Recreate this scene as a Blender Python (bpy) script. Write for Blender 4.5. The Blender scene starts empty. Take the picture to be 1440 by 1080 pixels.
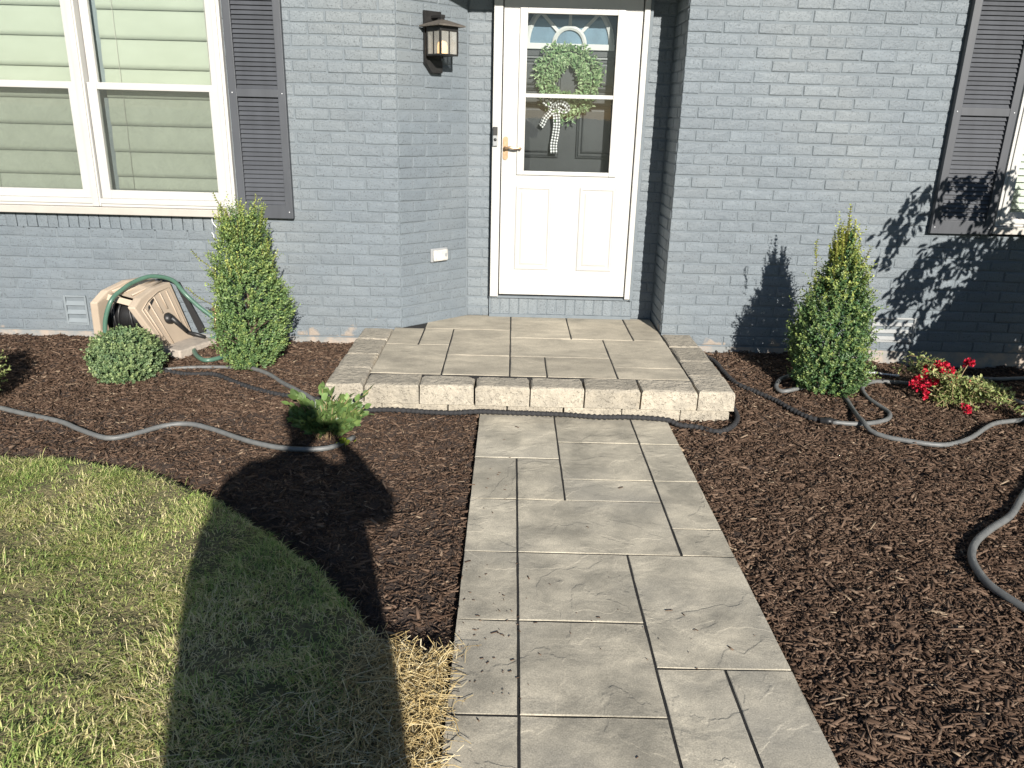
import bpy, bmesh, math, random
import numpy as np
from mathutils import Vector, Matrix, Euler

random.seed(7)
RNG = np.random.default_rng(11)
scene = bpy.context.scene
COL = scene.collection

# ------------------------------------------------------------------ camera
W_, H_ = 1440.0, 1080.0
F_, PITCH, YAW, ROLL = 1110.63, math.radians(18.9273), math.radians(0.3594), math.radians(1.497)
CAM = np.array([0.0, 0.0, 1.5])
cp, sp, cy, sy = math.cos(PITCH), math.sin(PITCH), math.cos(YAW), math.sin(YAW)
FW = np.array([sy*cp, cy*cp, -sp]); RT = np.array([cy, -sy, 0.0]); UP = np.cross(RT, FW)
R2 = RT*math.cos(ROLL)+UP*math.sin(ROLL); U2 = -RT*math.sin(ROLL)+UP*math.cos(ROLL)
cam_d = bpy.data.cameras.new('camera'); cam = bpy.data.objects.new('camera', cam_d); COL.objects.link(cam)
m = Matrix.Identity(4)
for i in range(3):
    m[i][0] = R2[i]; m[i][1] = U2[i]; m[i][2] = -FW[i]; m[i][3] = CAM[i]
cam.matrix_world = m
cam_d.sensor_fit = 'HORIZONTAL'; cam_d.sensor_width = 36.0; cam_d.lens = F_/W_*36.0
cam_d.clip_start = 0.02; cam_d.clip_end = 2000
scene.camera = cam

# ------------------------------------------------------------------ light
SUND = Vector((-0.245, 1.0, -0.41)).normalized()
world = bpy.data.worlds.new("World"); scene.world = world; world.use_nodes = True
wn = world.node_tree.nodes; wl = world.node_tree.links
for n in list(wn): wn.remove(n)
sky = wn.new('ShaderNodeTexSky'); sky.sky_type = 'NISHITA'; sky.sun_disc = False
sky.sun_elevation = math.radians(21.7); sky.sun_rotation = math.radians(166.2)
sky.air_density = 1.0; sky.dust_density = 0.15; sky.ozone_density = 3.0
bg = wn.new('ShaderNodeBackground'); bg.inputs['Strength'].default_value = 0.05
wo = wn.new('ShaderNodeOutputWorld'); wl.new(sky.outputs[0], bg.inputs[0]); wl.new(bg.outputs[0], wo.inputs[0])
sun_d = bpy.data.lights.new('sun', 'SUN'); sun_d.energy = 5.0; sun_d.angle = math.radians(0.55); sun_d.color = (1.0, 0.945, 0.86)
sun = bpy.data.objects.new('sun', sun_d); COL.objects.link(sun)
sun.rotation_euler = SUND.to_track_quat('-Z', 'Y').to_euler(); sun.location = (3, -8, 6)
scene.view_settings.view_transform = 'Standard'; scene.view_settings.look = 'None'
scene.view_settings.gamma = 1.0; scene.view_settings.exposure = 0.68
scene.view_settings.use_curve_mapping = False

# ------------------------------------------------------------------ helpers
def project(P):
    d = np.asarray(P)-CAM; z = d@FW
    if z < .05: return None
    return (W_/2+F_*(d@R2)/z, H_/2-F_*(d@U2)/z)

WLOC = {}
def tag(o, label=None, cat=None, group=None, kind=None):
    if label: o['label'] = label
    if cat: o['category'] = cat
    if group: o['group'] = group
    if kind: o['kind'] = kind
    return o

def thing(name, loc, label, cat, group=None):
    o = bpy.data.objects.new(name, None); COL.objects.link(o); o.location = loc
    o.empty_display_size = .1
    WLOC[o.name] = Vector(loc)
    return tag(o, label, cat, group)

def place(o, wpos, parent):
    """link o so that its origin is at world position wpos, under parent"""
    COL.objects.link(o)
    wpos = Vector(wpos); WLOC[o.name] = wpos
    if parent is not None:
        o.parent = parent; o.location = wpos-WLOC[parent.name]
    else:
        o.location = wpos
    return o

def link_mesh(name, me, mat, parent=None, center=None, smooth=False):
    n = len(me.vertices)
    co = np.empty(n*3, 'f'); me.vertices.foreach_get('co', co); co = co.reshape(-1, 3)
    if center is None:
        center = (co.min(0)+co.max(0))/2
        if parent is None: center[2] = co[:, 2].min()
    center = np.array(center, 'f')
    me.vertices.foreach_set('co', (co-center).ravel())
    if mat is not None:
        for mm in (mat if isinstance(mat, (list, tuple)) else [mat]): me.materials.append(mm)
    if smooth: me.polygons.foreach_set('use_smooth', [True]*len(me.polygons))
    me.update()
    o = bpy.data.objects.new(name, me)
    return place(o, center, parent)

class MB:
    """collects shapes in world coordinates, links them as one mesh object"""
    def __init__(s): s.v = []; s.f = []; s.mi = []; s.cur = 0; s.sm = []
    def add(s, vs, fs, smooth=False):
        b = len(s.v); s.v += [tuple(p) for p in vs]
        for f in fs: s.f.append([b+i for i in f]); s.mi.append(s.cur); s.sm.append(smooth)
        return s
    def box(s, x0, x1, y0, y1, z0, z1, M=None, bev=0.0):
        if bev > 0:
            bm = bmesh.new(); bmesh.ops.create_cube(bm, size=1)
            for v in bm.verts:
                v.co = Vector(((x0+x1)/2+v.co.x*(x1-x0), (y0+y1)/2+v.co.y*(y1-y0), (z0+z1)/2+v.co.z*(z1-z0)))
            bmesh.ops.bevel(bm, geom=bm.edges[:], offset=bev, segments=2, profile=.6, affect='EDGES')
            bm.verts.index_update()
            vs = [v.co.copy() for v in bm.verts]; fs = [[v.index for v in f.verts] for f in bm.faces]; bm.free()
        else:
            vs = [Vector((x, y, z)) for x in (x0, x1) for y in (y0, y1) for z in (z0, z1)]
            fs = [(0, 1, 3, 2), (4, 6, 7, 5), (0, 4, 5, 1), (2, 3, 7, 6), (0, 2, 6, 4), (1, 5, 7, 3)]
        if M is not None: vs = [M@v for v in vs]
        return s.add(vs, fs)
    def prism(s, poly, axis, a0, a1, M=None):
        """poly = 2D points in the two other axes, extruded along axis"""
        n = len(poly); vs = []
        for a in (a0, a1):
            for p in poly:
                c = list(p); c.insert(axis, a); vs.append(Vector(c))
        fs = [tuple(range(n)), tuple(range(2*n-1, n-1, -1))]
        for i in range(n): fs.append((i, i+n, (i+1) % n+n, (i+1) % n))
        if M is not None: vs = [M@v for v in vs]
        return s.add(vs, fs)
    def tube(s, pts, rad, n=8, cap=True, twist=None):
        pts = [Vector(p) for p in pts]; N = len(pts)
        if not hasattr(rad, '__len__'): rad = [rad]*N
        t0 = (pts[1]-pts[0]).normalized()
        ref = Vector((0, 0, 1)) if abs(t0.z) < .9 else Vector((1, 0, 0))
        nr = t0.cross(ref).normalized(); vs = []
        for i, p in enumerate(pts):
            t = (pts[min(i+1, N-1)]-pts[max(i-1, 0)])
            t = t.normalized() if t.length > 1e-9 else t0
            nr = (nr-t*nr.dot(t)); nr = nr.normalized() if nr.length > 1e-6 else t.orthogonal().normalized()
            b = t.cross(nr)
            for k in range(n):
                a = 2*math.pi*k/n
                r = rad[i]*(1 if twist is None else twist(i, k))
                vs.append(p+(nr*math.cos(a)+b*math.sin(a))*r)
        fs = []
        for i in range(N-1):
            for k in range(n):
                k2 = (k+1) % n
                fs.append((i*n+k, i*n+k2, (i+1)*n+k2, (i+1)*n+k))
        if cap: fs += [tuple(range(n-1, -1, -1)), tuple(range((N-1)*n, N*n))]
        return s.add(vs, fs, True)
    def lathe(s, prof, c, axis=(0, 0, 1), n=20):
        ax = Vector(axis).normalized(); a = ax.orthogonal().normalized(); b = ax.cross(a); vs = []; c = Vector(c)
        for r, h in prof:
            for k in range(n):
                t = 2*math.pi*k/n; vs.append(c+ax*h+(a*math.cos(t)+b*math.sin(t))*r)
        fs = []
        for i in range(len(prof)-1):
            for k in range(n):
                k2 = (k+1) % n; fs.append((i*n+k, i*n+k2, (i+1)*n+k2, (i+1)*n+k))
        fs += [tuple(range(n-1, -1, -1)), tuple(range((len(prof)-1)*n, len(prof)*n))]
        return s.add(vs, fs, True)
    def mesh(s, name):
        me = bpy.data.meshes.new(name); me.from_pydata(s.v, [], s.f)
        if s.f:
            me.polygons.foreach_set('material_index', s.mi); me.polygons.foreach_set('use_smooth', s.sm)
        return me
    def build(s, name, mat, parent=None, center=None):
        return link_mesh(name, s.mesh(name), mat, parent, center)

def np_mesh(name, V, loops, starts, totals, tint=None):
    me = bpy.data.meshes.new(name)
    me.vertices.add(len(V)); me.vertices.foreach_set('co', np.asarray(V, 'f').ravel())
    me.loops.add(len(loops)); me.loops.foreach_set('vertex_index', np.asarray(loops, 'i').ravel())
    me.polygons.add(len(starts)); me.polygons.foreach_set('loop_start', np.asarray(starts, 'i'))
    try: me.polygons.foreach_set('loop_total', np.asarray(totals, 'i'))
    except Exception: pass
    me.update(calc_edges=True)
    if tint is not None:
        at = me.attributes.new('tint', 'FLOAT', 'POINT'); at.data.foreach_set('value', np.asarray(tint, 'f'))
    return me

def batch(name, base_v, faces, count, V, tint=None):
    """V: count x nb x 3 vertices; faces: list of index tuples on one piece"""
    nb = base_v; off = (np.arange(count)*nb)
    tot = [len(f) for f in faces]; per = sum(tot)
    pat = np.array([i for f in faces for i in f])
    loops = (off[:, None]+pat[None, :]).ravel()
    st = np.concatenate([[0], np.cumsum(tot)[:-1]])
    starts = (np.arange(count)[:, None]*per+st[None, :]).ravel()
    totals = np.tile(tot, count)
    return np_mesh(name, V.reshape(-1, 3), loops, starts, totals, tint)

def spline(pts, step=.03):
    P = [Vector(p) for p in pts]; P = [P[0]*2-P[1]]+P+[P[-1]*2-P[-2]]; out = []
    for i in range(1, len(P)-2):
        a, b, c, d = P[i-1], P[i], P[i+1], P[i+2]
        n = max(2, int((c-b).length/step))
        for k in range(n):
            t = k/n
            out.append(.5*((2*b)+(c-a)*t+(2*a-5*b+4*c-d)*t*t+(-a+3*b-3*c+d)*t**3))
    out.append(P[-2]); return out

def vnoise(x, y, seed=0):
    x = np.asarray(x, float); y = np.asarray(y, float)
    xi = np.floor(x).astype(np.int64); yi = np.floor(y).astype(np.int64); fx = x-xi; fy = y-yi
    fx = fx*fx*(3-2*fx); fy = fy*fy*(3-2*fy)
    def h(a, b):
        v = np.sin(a*127.1+b*311.7+seed*74.7)*43758.5453
        return v-np.floor(v)
    return (h(xi, yi)*(1-fx)+h(xi+1, yi)*fx)*(1-fy)+(h(xi, yi+1)*(1-fx)+h(xi+1, yi+1)*fx)*fy

def smst(t): t = np.clip(t, 0, 1); return t*t*(3-2*t)
def mulch_z(x, y):
    x = np.asarray(x, float); y = np.asarray(y, float)
    left = -.02+.06*smst((y-3.5)/1.4)
    right = -.025+smst((y-3.9)/1.0)*(.062*(1-smst((x-1.9)/.8)))
    return np.where(x < .3, left, right)
EX = [-6, -2.9, -2.256, -1.941, -1.573, -1.188, -.876, -.629, -.469, -.369, -.306, -.2, -.10]
EY = [3.3, 3.26, 3.226, 3.229, 3.115, 2.898, 2.622, 2.364, 2.162, 2.037, 1.985, 1.99, 1.98]
def edge_y(x): return np.interp(x, EX, EY)

# ------------------------------------------------------------------ materials
def mat(name, c1, c2=None, scale=6.0, detail=6, rough=.75, bump=0.0, bscale=60.0, bdist=.004, stretch=(1, 1, 1),
        island=0.0, objr=0.0, metal=0.0, spec=.5, tint=None, pits=0.0, trans=0.0, lo=.35, hi=.65, c3=None, c3scale=1.5, c3lo=.5, c3hi=.7, speck=None, grain=0.0, distort=0.0, peel=None, ridge=0.0):
    m = bpy.data.materials.new(name); m.use_nodes = True
    nt = m.node_tree; N = nt.nodes; L = nt.links; b = N['Principled BSDF']
    b.inputs['Roughness'].default_value = rough; b.inputs['Metallic'].default_value = metal
    b.inputs['Specular IOR Level'].default_value = spec
    geo = N.new('ShaderNodeNewGeometry'); mp = N.new('ShaderNodeMapping'); mp.inputs['Scale'].default_value = stretch
    L.new(geo.outputs['Position'], mp.inputs['Vector'])
    col = None
    if c2 is None: c2 = tuple(x*.82 for x in c1)
    nz = N.new('ShaderNodeTexNoise'); nz.inputs['Scale'].default_value = scale; nz.inputs['Detail'].default_value = detail
    nz.inputs['Roughness'].default_value = .62; nz.inputs['Distortion'].default_value = distort
    L.new(mp.outputs[0], nz.inputs['Vector'])
    rp = N.new('ShaderNodeValToRGB'); rp.color_ramp.elements[0].position = lo; rp.color_ramp.elements[1].position = hi
    rp.color_ramp.elements[0].color = (*c2, 1); rp.color_ramp.elements[1].color = (*c1, 1)
    L.new(nz.outputs['Fac'], rp.inputs[0]); col = rp.outputs[0]
    def mix(a, bcol, fac, blend='MIX'):
        mx = N.new('ShaderNodeMix'); mx.data_type = 'RGBA'; mx.blend_type = blend
        if isinstance(fac, (int, float)): mx.inputs[0].default_value = fac
        else: L.new(fac, mx.inputs[0])
        L.new(a, mx.inputs[6])
        if isinstance(bcol, tuple): mx.inputs[7].default_value = (*bcol, 1)
        else: L.new(bcol, mx.inputs[7])
        return mx.outputs[2]
    if c3 is not None:
        n3 = N.new('ShaderNodeTexNoise'); n3.inputs['Scale'].default_value = c3scale; n3.inputs['Detail'].default_value = 5
        L.new(mp.outputs[0], n3.inputs['Vector'])
        mr = N.new('ShaderNodeMapRange'); mr.inputs[1].default_value = c3lo; mr.inputs[2].default_value = c3hi
        L.new(n3.outputs['Fac'], mr.inputs[0]); col = mix(col, c3, mr.outputs[0])
    if grain > 0:
        ng = N.new('ShaderNodeTexNoise'); ng.inputs['Scale'].default_value = 230; ng.inputs['Detail'].default_value = 3
        L.new(geo.outputs['Position'], ng.inputs['Vector']); mr = N.new('ShaderNodeMapRange'); mr.inputs[1].default_value = .3; mr.inputs[2].default_value = .7
        mr.inputs[3].default_value = 1-grain*.45; mr.inputs[4].default_value = 1+grain*.35; L.new(ng.outputs['Fac'], mr.inputs[0])
        vm = N.new('ShaderNodeVectorMath'); vm.operation = 'SCALE'; L.new(col, vm.inputs[0]); L.new(mr.outputs[0], vm.inputs[3]); col = vm.outputs[0]
    if speck is not None:
        ns = N.new('ShaderNodeTexNoise'); ns.inputs['Scale'].default_value = 105; ns.inputs['Detail'].default_value = 1
        L.new(geo.outputs['Position'], ns.inputs['Vector']); mr = N.new('ShaderNodeMapRange'); mr.inputs[1].default_value = .385; mr.inputs[2].default_value = .325; mr.inputs[4].default_value = .75
        L.new(ns.outputs['Fac'], mr.inputs[0]); col = mix(col, speck, mr.outputs[0])
    if peel is not None:      # flaked paint along the foot of the wall
        npz = N.new('ShaderNodeTexNoise'); npz.inputs['Scale'].default_value = 6.5; npz.inputs['Detail'].default_value = 6
        L.new(geo.outputs['Position'], npz.inputs['Vector']); sx = N.new('ShaderNodeSeparateXYZ'); L.new(geo.outputs['Position'], sx.inputs[0])
        zz = N.new('ShaderNodeMath'); zz.operation = 'MULTIPLY_ADD'; zz.inputs[1].default_value = -1.1; L.new(sx.outputs['Z'], zz.inputs[0]); L.new(npz.outputs['Fac'], zz.inputs[2])
        mr = N.new('ShaderNodeMapRange'); mr.inputs[1].default_value = .47; mr.inputs[2].default_value = .53; L.new(zz.outputs[0], mr.inputs[0]); col = mix(col, peel, mr.outputs[0])
    if tint is not None:
        at = N.new('ShaderNodeAttribute'); at.attribute_name = 'tint'
        col = mix(col, tint, at.outputs['Fac'])
    for src, amt in (('island', island), ('obj', objr)):
        if amt > 0:
            if src == 'island': o = geo.outputs['Random Per Island']
            else: o = N.new('ShaderNodeObjectInfo').outputs['Random']
            mr = N.new('ShaderNodeMapRange'); mr.inputs[3].default_value = 1-amt; mr.inputs[4].default_value = 1+amt
            L.new(o, mr.inputs[0])
            vm = N.new('ShaderNodeVectorMath'); vm.operation = 'SCALE'
            L.new(col, vm.inputs[0]); L.new(mr.outputs[0], vm.inputs[3]); col = vm.outputs[0]
    L.new(col, b.inputs['Base Color'])
    hgt = None
    if bump > 0:
        nb = N.new('ShaderNodeTexNoise'); nb.inputs['Scale'].default_value = bscale; nb.inputs['Detail'].default_value = 8; nb.inputs['Distortion'].default_value = distort
        L.new(mp.outputs[0], nb.inputs['Vector']); hgt = nb.outputs['Fac']
        if pits > 0:
            vo = N.new('ShaderNodeTexNoise'); vo.inputs['Scale'].default_value = bscale*1.6; vo.inputs['Detail'].default_value = 2
            L.new(geo.outputs['Position'], vo.inputs['Vector'])
            r2 = N.new('ShaderNodeMapRange'); r2.inputs[1].default_value = .34; r2.inputs[2].default_value = .42
            L.new(vo.outputs['Fac'], r2.inputs[0])
            ad = N.new('ShaderNodeMath'); ad.operation = 'MULTIPLY_ADD'; ad.inputs[1].default_value = pits
            L.new(r2.outputs[0], ad.inputs[0]); L.new(hgt, ad.inputs[2]); hgt = ad.outputs[0]
        if ridge > 0:         # cleft ledges: thin creases along the zero lines of a warped noise
            n1 = N.new('ShaderNodeTexNoise'); n1.inputs['Scale'].default_value = 2.6; n1.inputs['Detail'].default_value = 5; n1.inputs['Distortion'].default_value = .5
            L.new(geo.outputs['Position'], n1.inputs['Vector'])
            rs = N.new('ShaderNodeMapRange'); rs.inputs[1].default_value = .495; rs.inputs[2].default_value = .510; rs.interpolation_type = 'SMOOTHSTEP'; L.new(n1.outputs['Fac'], rs.inputs[0])
            r3 = N.new('ShaderNodeMapRange'); r3.inputs[1].default_value = .600; r3.inputs[2].default_value = .612; r3.interpolation_type = 'SMOOTHSTEP'; L.new(n1.outputs['Fac'], r3.inputs[0])
            sm = N.new('ShaderNodeMath'); sm.operation = 'ADD'; L.new(rs.outputs[0], sm.inputs[0]); L.new(r3.outputs[0], sm.inputs[1])
            ad = N.new('ShaderNodeMath'); ad.operation = 'MULTIPLY_ADD'; ad.inputs[1].default_value = ridge; L.new(sm.outputs[0], ad.inputs[0]); L.new(hgt, ad.inputs[2]); hgt = ad.outputs[0]
        bp = N.new('ShaderNodeBump'); bp.inputs['Strength'].default_value = bump; bp.inputs['Distance'].default_value = bdist
        L.new(hgt, bp.inputs['Height']); L.new(bp.outputs[0], b.inputs['Normal'])
    if trans > 0:
        out = N['Material Output']; tr = N.new('ShaderNodeBsdfTranslucent'); L.new(col, tr.inputs[0])
        ms = N.new('ShaderNodeMixShader'); ms.inputs[0].default_value = trans
        L.new(b.outputs[0], ms.inputs[1]); L.new(tr.outputs[0], ms.inputs[2]); L.new(ms.outputs[0], out.inputs[0])
    return m

def glass_mat(name, tintc=(.96, .985, .97), f0=1.52):
    m = bpy.data.materials.new(name); m.use_nodes = True; nt = m.node_tree; N = nt.nodes; L = nt.links
    N.remove(N['Principled BSDF']); out = N['Material Output']
    tr = N.new('ShaderNodeBsdfTransparent'); tr.inputs[0].default_value = (*tintc, 1)
    gl = N.new('ShaderNodeBsdfGlossy'); gl.inputs['Roughness'].default_value = .01
    fr = N.new('ShaderNodeFresnel'); fr.inputs['IOR'].default_value = f0
    nz = N.new('ShaderNodeTexNoise'); nz.inputs['Scale'].default_value = 3.0
    bp = N.new('ShaderNodeBump'); bp.inputs['Strength'].default_value = .02; bp.inputs['Distance'].default_value = .01
    L.new(nz.outputs['Fac'], bp.inputs['Height']); L.new(bp.outputs[0], gl.inputs['Normal'])
    ms = N.new('ShaderNodeMixShader'); L.new(fr.outputs[0], ms.inputs[0]); L.new(tr.outputs[0], ms.inputs[1]); L.new(gl.outputs[0], ms.inputs[2])
    L.new(ms.outputs[0], out.inputs[0]); return m

def screen_mat(name, c, a):
    m = bpy.data.materials.new(name); m.use_nodes = True; nt = m.node_tree; N = nt.nodes; L = nt.links
    b = N['Principled BSDF']; b.inputs['Base Color'].default_value = (*c, 1); b.inputs['Roughness'].default_value = .9
    tr = N.new('ShaderNodeBsdfTransparent'); ms = N.new('ShaderNodeMixShader')
    wv = N.new('ShaderNodeTexNoise'); wv.inputs['Scale'].default_value = 9; wv.inputs['Distortion'].default_value = 2.5
    mr = N.new('ShaderNodeMapRange'); mr.inputs[1].default_value = .3; mr.inputs[2].default_value = .7; mr.inputs[3].default_value = a-.05; mr.inputs[4].default_value = a+.05
    tc = N.new('ShaderNodeTexCoord'); L.new(tc.outputs['Object'], wv.inputs['Vector']); L.new(wv.outputs['Fac'], mr.inputs[0])
    L.new(mr.outputs[0], ms.inputs[0]); L.new(tr.outputs[0], ms.inputs[1]); L.new(b.outputs[0], ms.inputs[2])
    L.new(ms.outputs[0], N['Material Output'].inputs[0]); return m

M = {}
M['brick'] = mat('painted_brick', (.156, .183, .206), (.138, .163, .185), scale=14, rough=.6, bump=.6, bscale=95, bdist=.005, pits=.5, objr=.07, island=.05, lo=.3, hi=.7, speck=(.085, .099, .110), c3=(.178, .200, .214), c3scale=1.1, c3lo=.42, c3hi=.66, peel=(.30, .255, .215))
M['mortar'] = mat('painted_mortar', (.160, .185, .205), (.138, .162, .181), scale=20, rough=.75, bump=.6, bscale=120, bdist=.004)
M['found'] = mat('bare_concrete_footing', (.36, .30, .25), (.22, .23, .23), scale=9, rough=.9, bump=.6, bscale=60, lo=.42, hi=.58)
M['white'] = mat('white_vinyl', (.475, .468, .448), (.45, .442, .424), scale=5, rough=.45)
M['door'] = mat('white_door_paint', (.485, .478, .458), (.455, .448, .43), scale=3.5, rough=.4, bump=.05, bscale=30)
M['sill'] = mat('cream_sill', (.45, .42, .38), (.40, .37, .335), scale=6, rough=.6)
M['shutter'] = mat('charcoal_shutter', (.062, .067, .078), (.050, .054, .063), scale=18, rough=.5, stretch=(1, 1, .15), bump=.1, bscale=80, objr=.08)
M['black'] = mat('black_door_paint', (.022, .024, .026), (.014, .015, .017), scale=6, rough=.38)
M['blackplastic'] = mat('black_plastic', (.018, .018, .019), rough=.45)
M['bronze'] = mat('dark_bronze', (.036, .035, .034), (.022, .021, .021), scale=30, rough=.5, metal=.4)
M['roofcap'] = mat('weathered_bronze_top', (.16, .14, .12), (.10, .09, .08), scale=40, rough=.6, metal=.2)
M['brass'] = mat('aged_brass', (.55, .38, .24), (.42, .28, .17), scale=40, rough=.35, metal=.85)
M['grey_plastic'] = mat('grey_plastic', (.32, .33, .34), rough=.4)
M['shade'] = mat('green_white_shade', (.345, .36, .305), (.32, .335, .28), scale=4, rough=.8, stretch=(1.0, 1, 2))
M['blind'] = mat('ivory_blind', (.62, .64, .58), rough=.6)
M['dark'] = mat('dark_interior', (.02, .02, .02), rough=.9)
M['glass'] = glass_mat('window_glass'); M['doorglass'] = glass_mat('door_glass', (.95, .97, .97), 1.55)
M['seeded'] = screen_mat('seeded_glass', (.45, .45, .42), .34); M['screen'] = screen_mat('insect_screen', (.10, .11, .10), .29)
M['joint'] = mat('joint_sand', (.022, .021, .020), (.012, .012, .012), scale=80, rough=.95, bump=.5, bscale=200)
M['paver'] = mat('grey_slate_paver', (.58, .525, .415), (.31, .285, .23), scale=4.6, detail=14, rough=.85, bump=.9, bscale=7, bdist=.012, objr=.11, lo=.36, hi=.64, c3=(.36, .335, .28), c3scale=1.9, grain=.55, distort=.3, ridge=.10)
M['paver2'] = mat('porch_slate_paver', (.54, .48, .375), (.30, .27, .215), scale=4.4, detail=14, rough=.85, bump=.7, bscale=6, bdist=.010, stretch=(.9, 1.5, 1), objr=.08, lo=.32, hi=.68, grain=.45, distort=.3, ridge=.09)
M['cap'] = mat('tumbled_cap_stone', (.42, .375, .30), (.30, .27, .22), scale=14, detail=10, rough=.9, bump=1.0, bscale=38, bdist=.012, pits=.3, objr=.16, grain=.6, c3=(.47, .37, .24), c3scale=2.3, c3lo=.58, c3hi=.8)
M['mulch'] = mat('mulch_soil', (.075, .050, .038), (.035, .024, .018), scale=60, rough=.95, bump=1, bscale=90, bdist=.01)
M['soil'] = mat('lawn_soil', (.20, .17, .085), (.10, .095, .045), scale=30, rough=.95, bump=1, bscale=90, bdist=.01)
M['ground'] = mat('far_grass', (.09, .13, .04), (.06, .09, .03), scale=2, rough=.95)

def ramp_island(name, stops, rough=.85, trans=0.0, noise=None, spec=.3):
    """one colour per loose piece out of a ramp"""
    m = bpy.data.materials.new(name); m.use_nodes = True; nt = m.node_tree; N = nt.nodes; L = nt.links; b = N['Principled BSDF']
    b.inputs['Roughness'].default_value = rough; b.inputs['Specular IOR Level'].default_value = spec
    geo = N.new('ShaderNodeNewGeometry'); rp = N.new('ShaderNodeValToRGB'); el = rp.color_ramp.elements
    while len(el) < len(stops): el.new(.5)
    for e, (p, c) in zip(el, stops): e.position = p; e.color = (*c, 1)
    fac = geo.outputs['Random Per Island']
    if noise:
        nz = N.new('ShaderNodeTexNoise'); nz.inputs['Scale'].default_value = noise[0]; nz.inputs['Detail'].default_value = 3
        L.new(geo.outputs['Position'], nz.inputs['Vector'])
        mr = N.new('ShaderNodeMapRange'); mr.inputs[1].default_value = .3; mr.inputs[2].default_value = .7
        mr.inputs[3].default_value = -noise[1]; mr.inputs[4].default_value = noise[1]; L.new(nz.outputs['Fac'], mr.inputs[0])
        ad = N.new('ShaderNodeMath'); ad.operation = 'ADD'; ad.use_clamp = True; L.new(fac, ad.inputs[0]); L.new(mr.outputs[0], ad.inputs[1]); fac = ad.outputs[0]
    L.new(fac, rp.inputs[0]); L.new(rp.outputs[0], b.inputs['Base Color'])
    if trans > 0:
        tr = N.new('ShaderNodeBsdfTranslucent'); L.new(rp.outputs[0], tr.inputs[0]); ms = N.new('ShaderNodeMixShader'); ms.inputs[0].default_value = trans
        L.new(b.outputs[0], ms.inputs[1]); L.new(tr.outputs[0], ms.inputs[2]); L.new(ms.outputs[0], N['Material Output'].inputs[0])
    return m
M['chips'] = ramp_island('mulch_chips', [(0, (.062, .038, .026)), (.45, (.106, .068, .047)), (.85, (.158, .105, .074)), (.975, (.20, .14, .10)), (1, (.34, .26, .18))], rough=.92, spec=.15)
M['grass'] = ramp_island('grass_blades', [(0, (.23, .34, .085)), (.30, (.39, .48, .14)), (.56, (.57, .58, .23)), (.77, (.74, .66, .34)), (1, (.82, .71, .44))], rough=.55, trans=.3, noise=(1.9, .36), spec=.4)
M['straw'] = ramp_island('straw', [(0, (.30, .21, .09)), (.4, (.58, .44, .20)), (.8, (.74, .60, .33)), (1, (.85, .75, .52))], rough=.5, trans=.15)
def leafmat(name, base, dark, tip, rough=.45, tr=.25, isl=.25):
    return mat(name, base, dark, scale=25, rough=rough, island=isl, tint=tip, trans=tr, spec=.5)
M['box_leaf'] = leafmat('boxwood_leaf', (.150, .255, .095), (.092, .175, .07), (.52, .57, .14))
M['box_leaf_r'] = leafmat('boxwood_leaf_dark', (.095, .20, .08), (.058, .135, .058), (.56, .57, .12))
M['ball_leaf'] = leafmat('round_boxwood_leaf', (.17, .26, .125), (.11, .19, .095), (.42, .48, .19))
M['laurel_leaf'] = mat('glossy_leaf', (.18, .27, .08), (.11, .18, .055), scale=12, rough=.55, objr=.35, trans=.25)
M['rose_leaf'] = leafmat('rose_leaf', (.22, .28, .09), (.14, .20, .065), (.52, .50, .22), isl=.3)
M['tree_leaf'] = leafmat('dark_leaf', (.04, .08, .03), (.025, .055, .02), (.1, .14, .05))
M['wreath_leaf'] = leafmat('wreath_leaf', (.16, .27, .11), (.09, .17, .065), (.42, .50, .28), isl=.3)
M['petal'] = mat('red_petal', (.66, .018, .055), (.45, .010, .035), scale=60, rough=.6, island=.5, trans=.2)
M['bark'] = mat('bark', (.14, .10, .07), (.07, .05, .035), scale=30, rough=.9, bump=.8, bscale=60)
M['twig'] = mat('tan_twig', (.38, .28, .15), (.26, .18, .10), scale=30, rough=.8)
M['hose_grey'] = mat('grey_rubber_hose', (.155, .158, .155), (.115, .118, .118), scale=25, rough=.5)
M['hose_black'] = mat('black_fabric_hose', (.030, .030, .032), (.018, .018, .02), scale=120, rough=.8, bump=.6, bscale=400)
M['hose_green'] = mat('green_garden_hose', (.085, .17, .125), (.065, .135, .10), scale=20, rough=.35)
M['beige'] = mat('tan_plastic', (.47, .385, .30), (.43, .35, .27), scale=8, rough=.5)
M['beige_dark'] = mat('tan_plastic_recess', (.40, .325, .25), rough=.55)
M['block'] = mat('pale_concrete_block', (.46, .40, .34), (.34, .30, .26), scale=30, rough=.9, bump=.6, bscale=80)
M['vent'] = mat('painted_vent', (.215, .245, .265), rough=.6)
M['ventwhite'] = mat('white_vent', (.33, .34, .34), rough=.6)
M['cable'] = mat('white_cable', (.75, .76, .78), rough=.5)
M['soffit'] = mat('white_soffit', (.38, .38, .37), rough=.6)
M['roof'] = mat('grey_shingle', (.10, .10, .105), (.06, .06, .065), scale=20, rough=.9)
M['skin'] = mat('skin', (.55, .36, .27), (.50, .32, .24), scale=20, rough=.55)
M['shirt'] = mat('navy_cotton', (.05, .06, .09), rough=.9); M['jeans'] = mat('blue_denim', (.07, .10, .18), rough=.9)
M['hair'] = mat('brown_hair', (.05, .032, .02), rough=.6); M['shoe'] = mat('dark_shoe', (.04, .04, .045), rough=.6)

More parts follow.
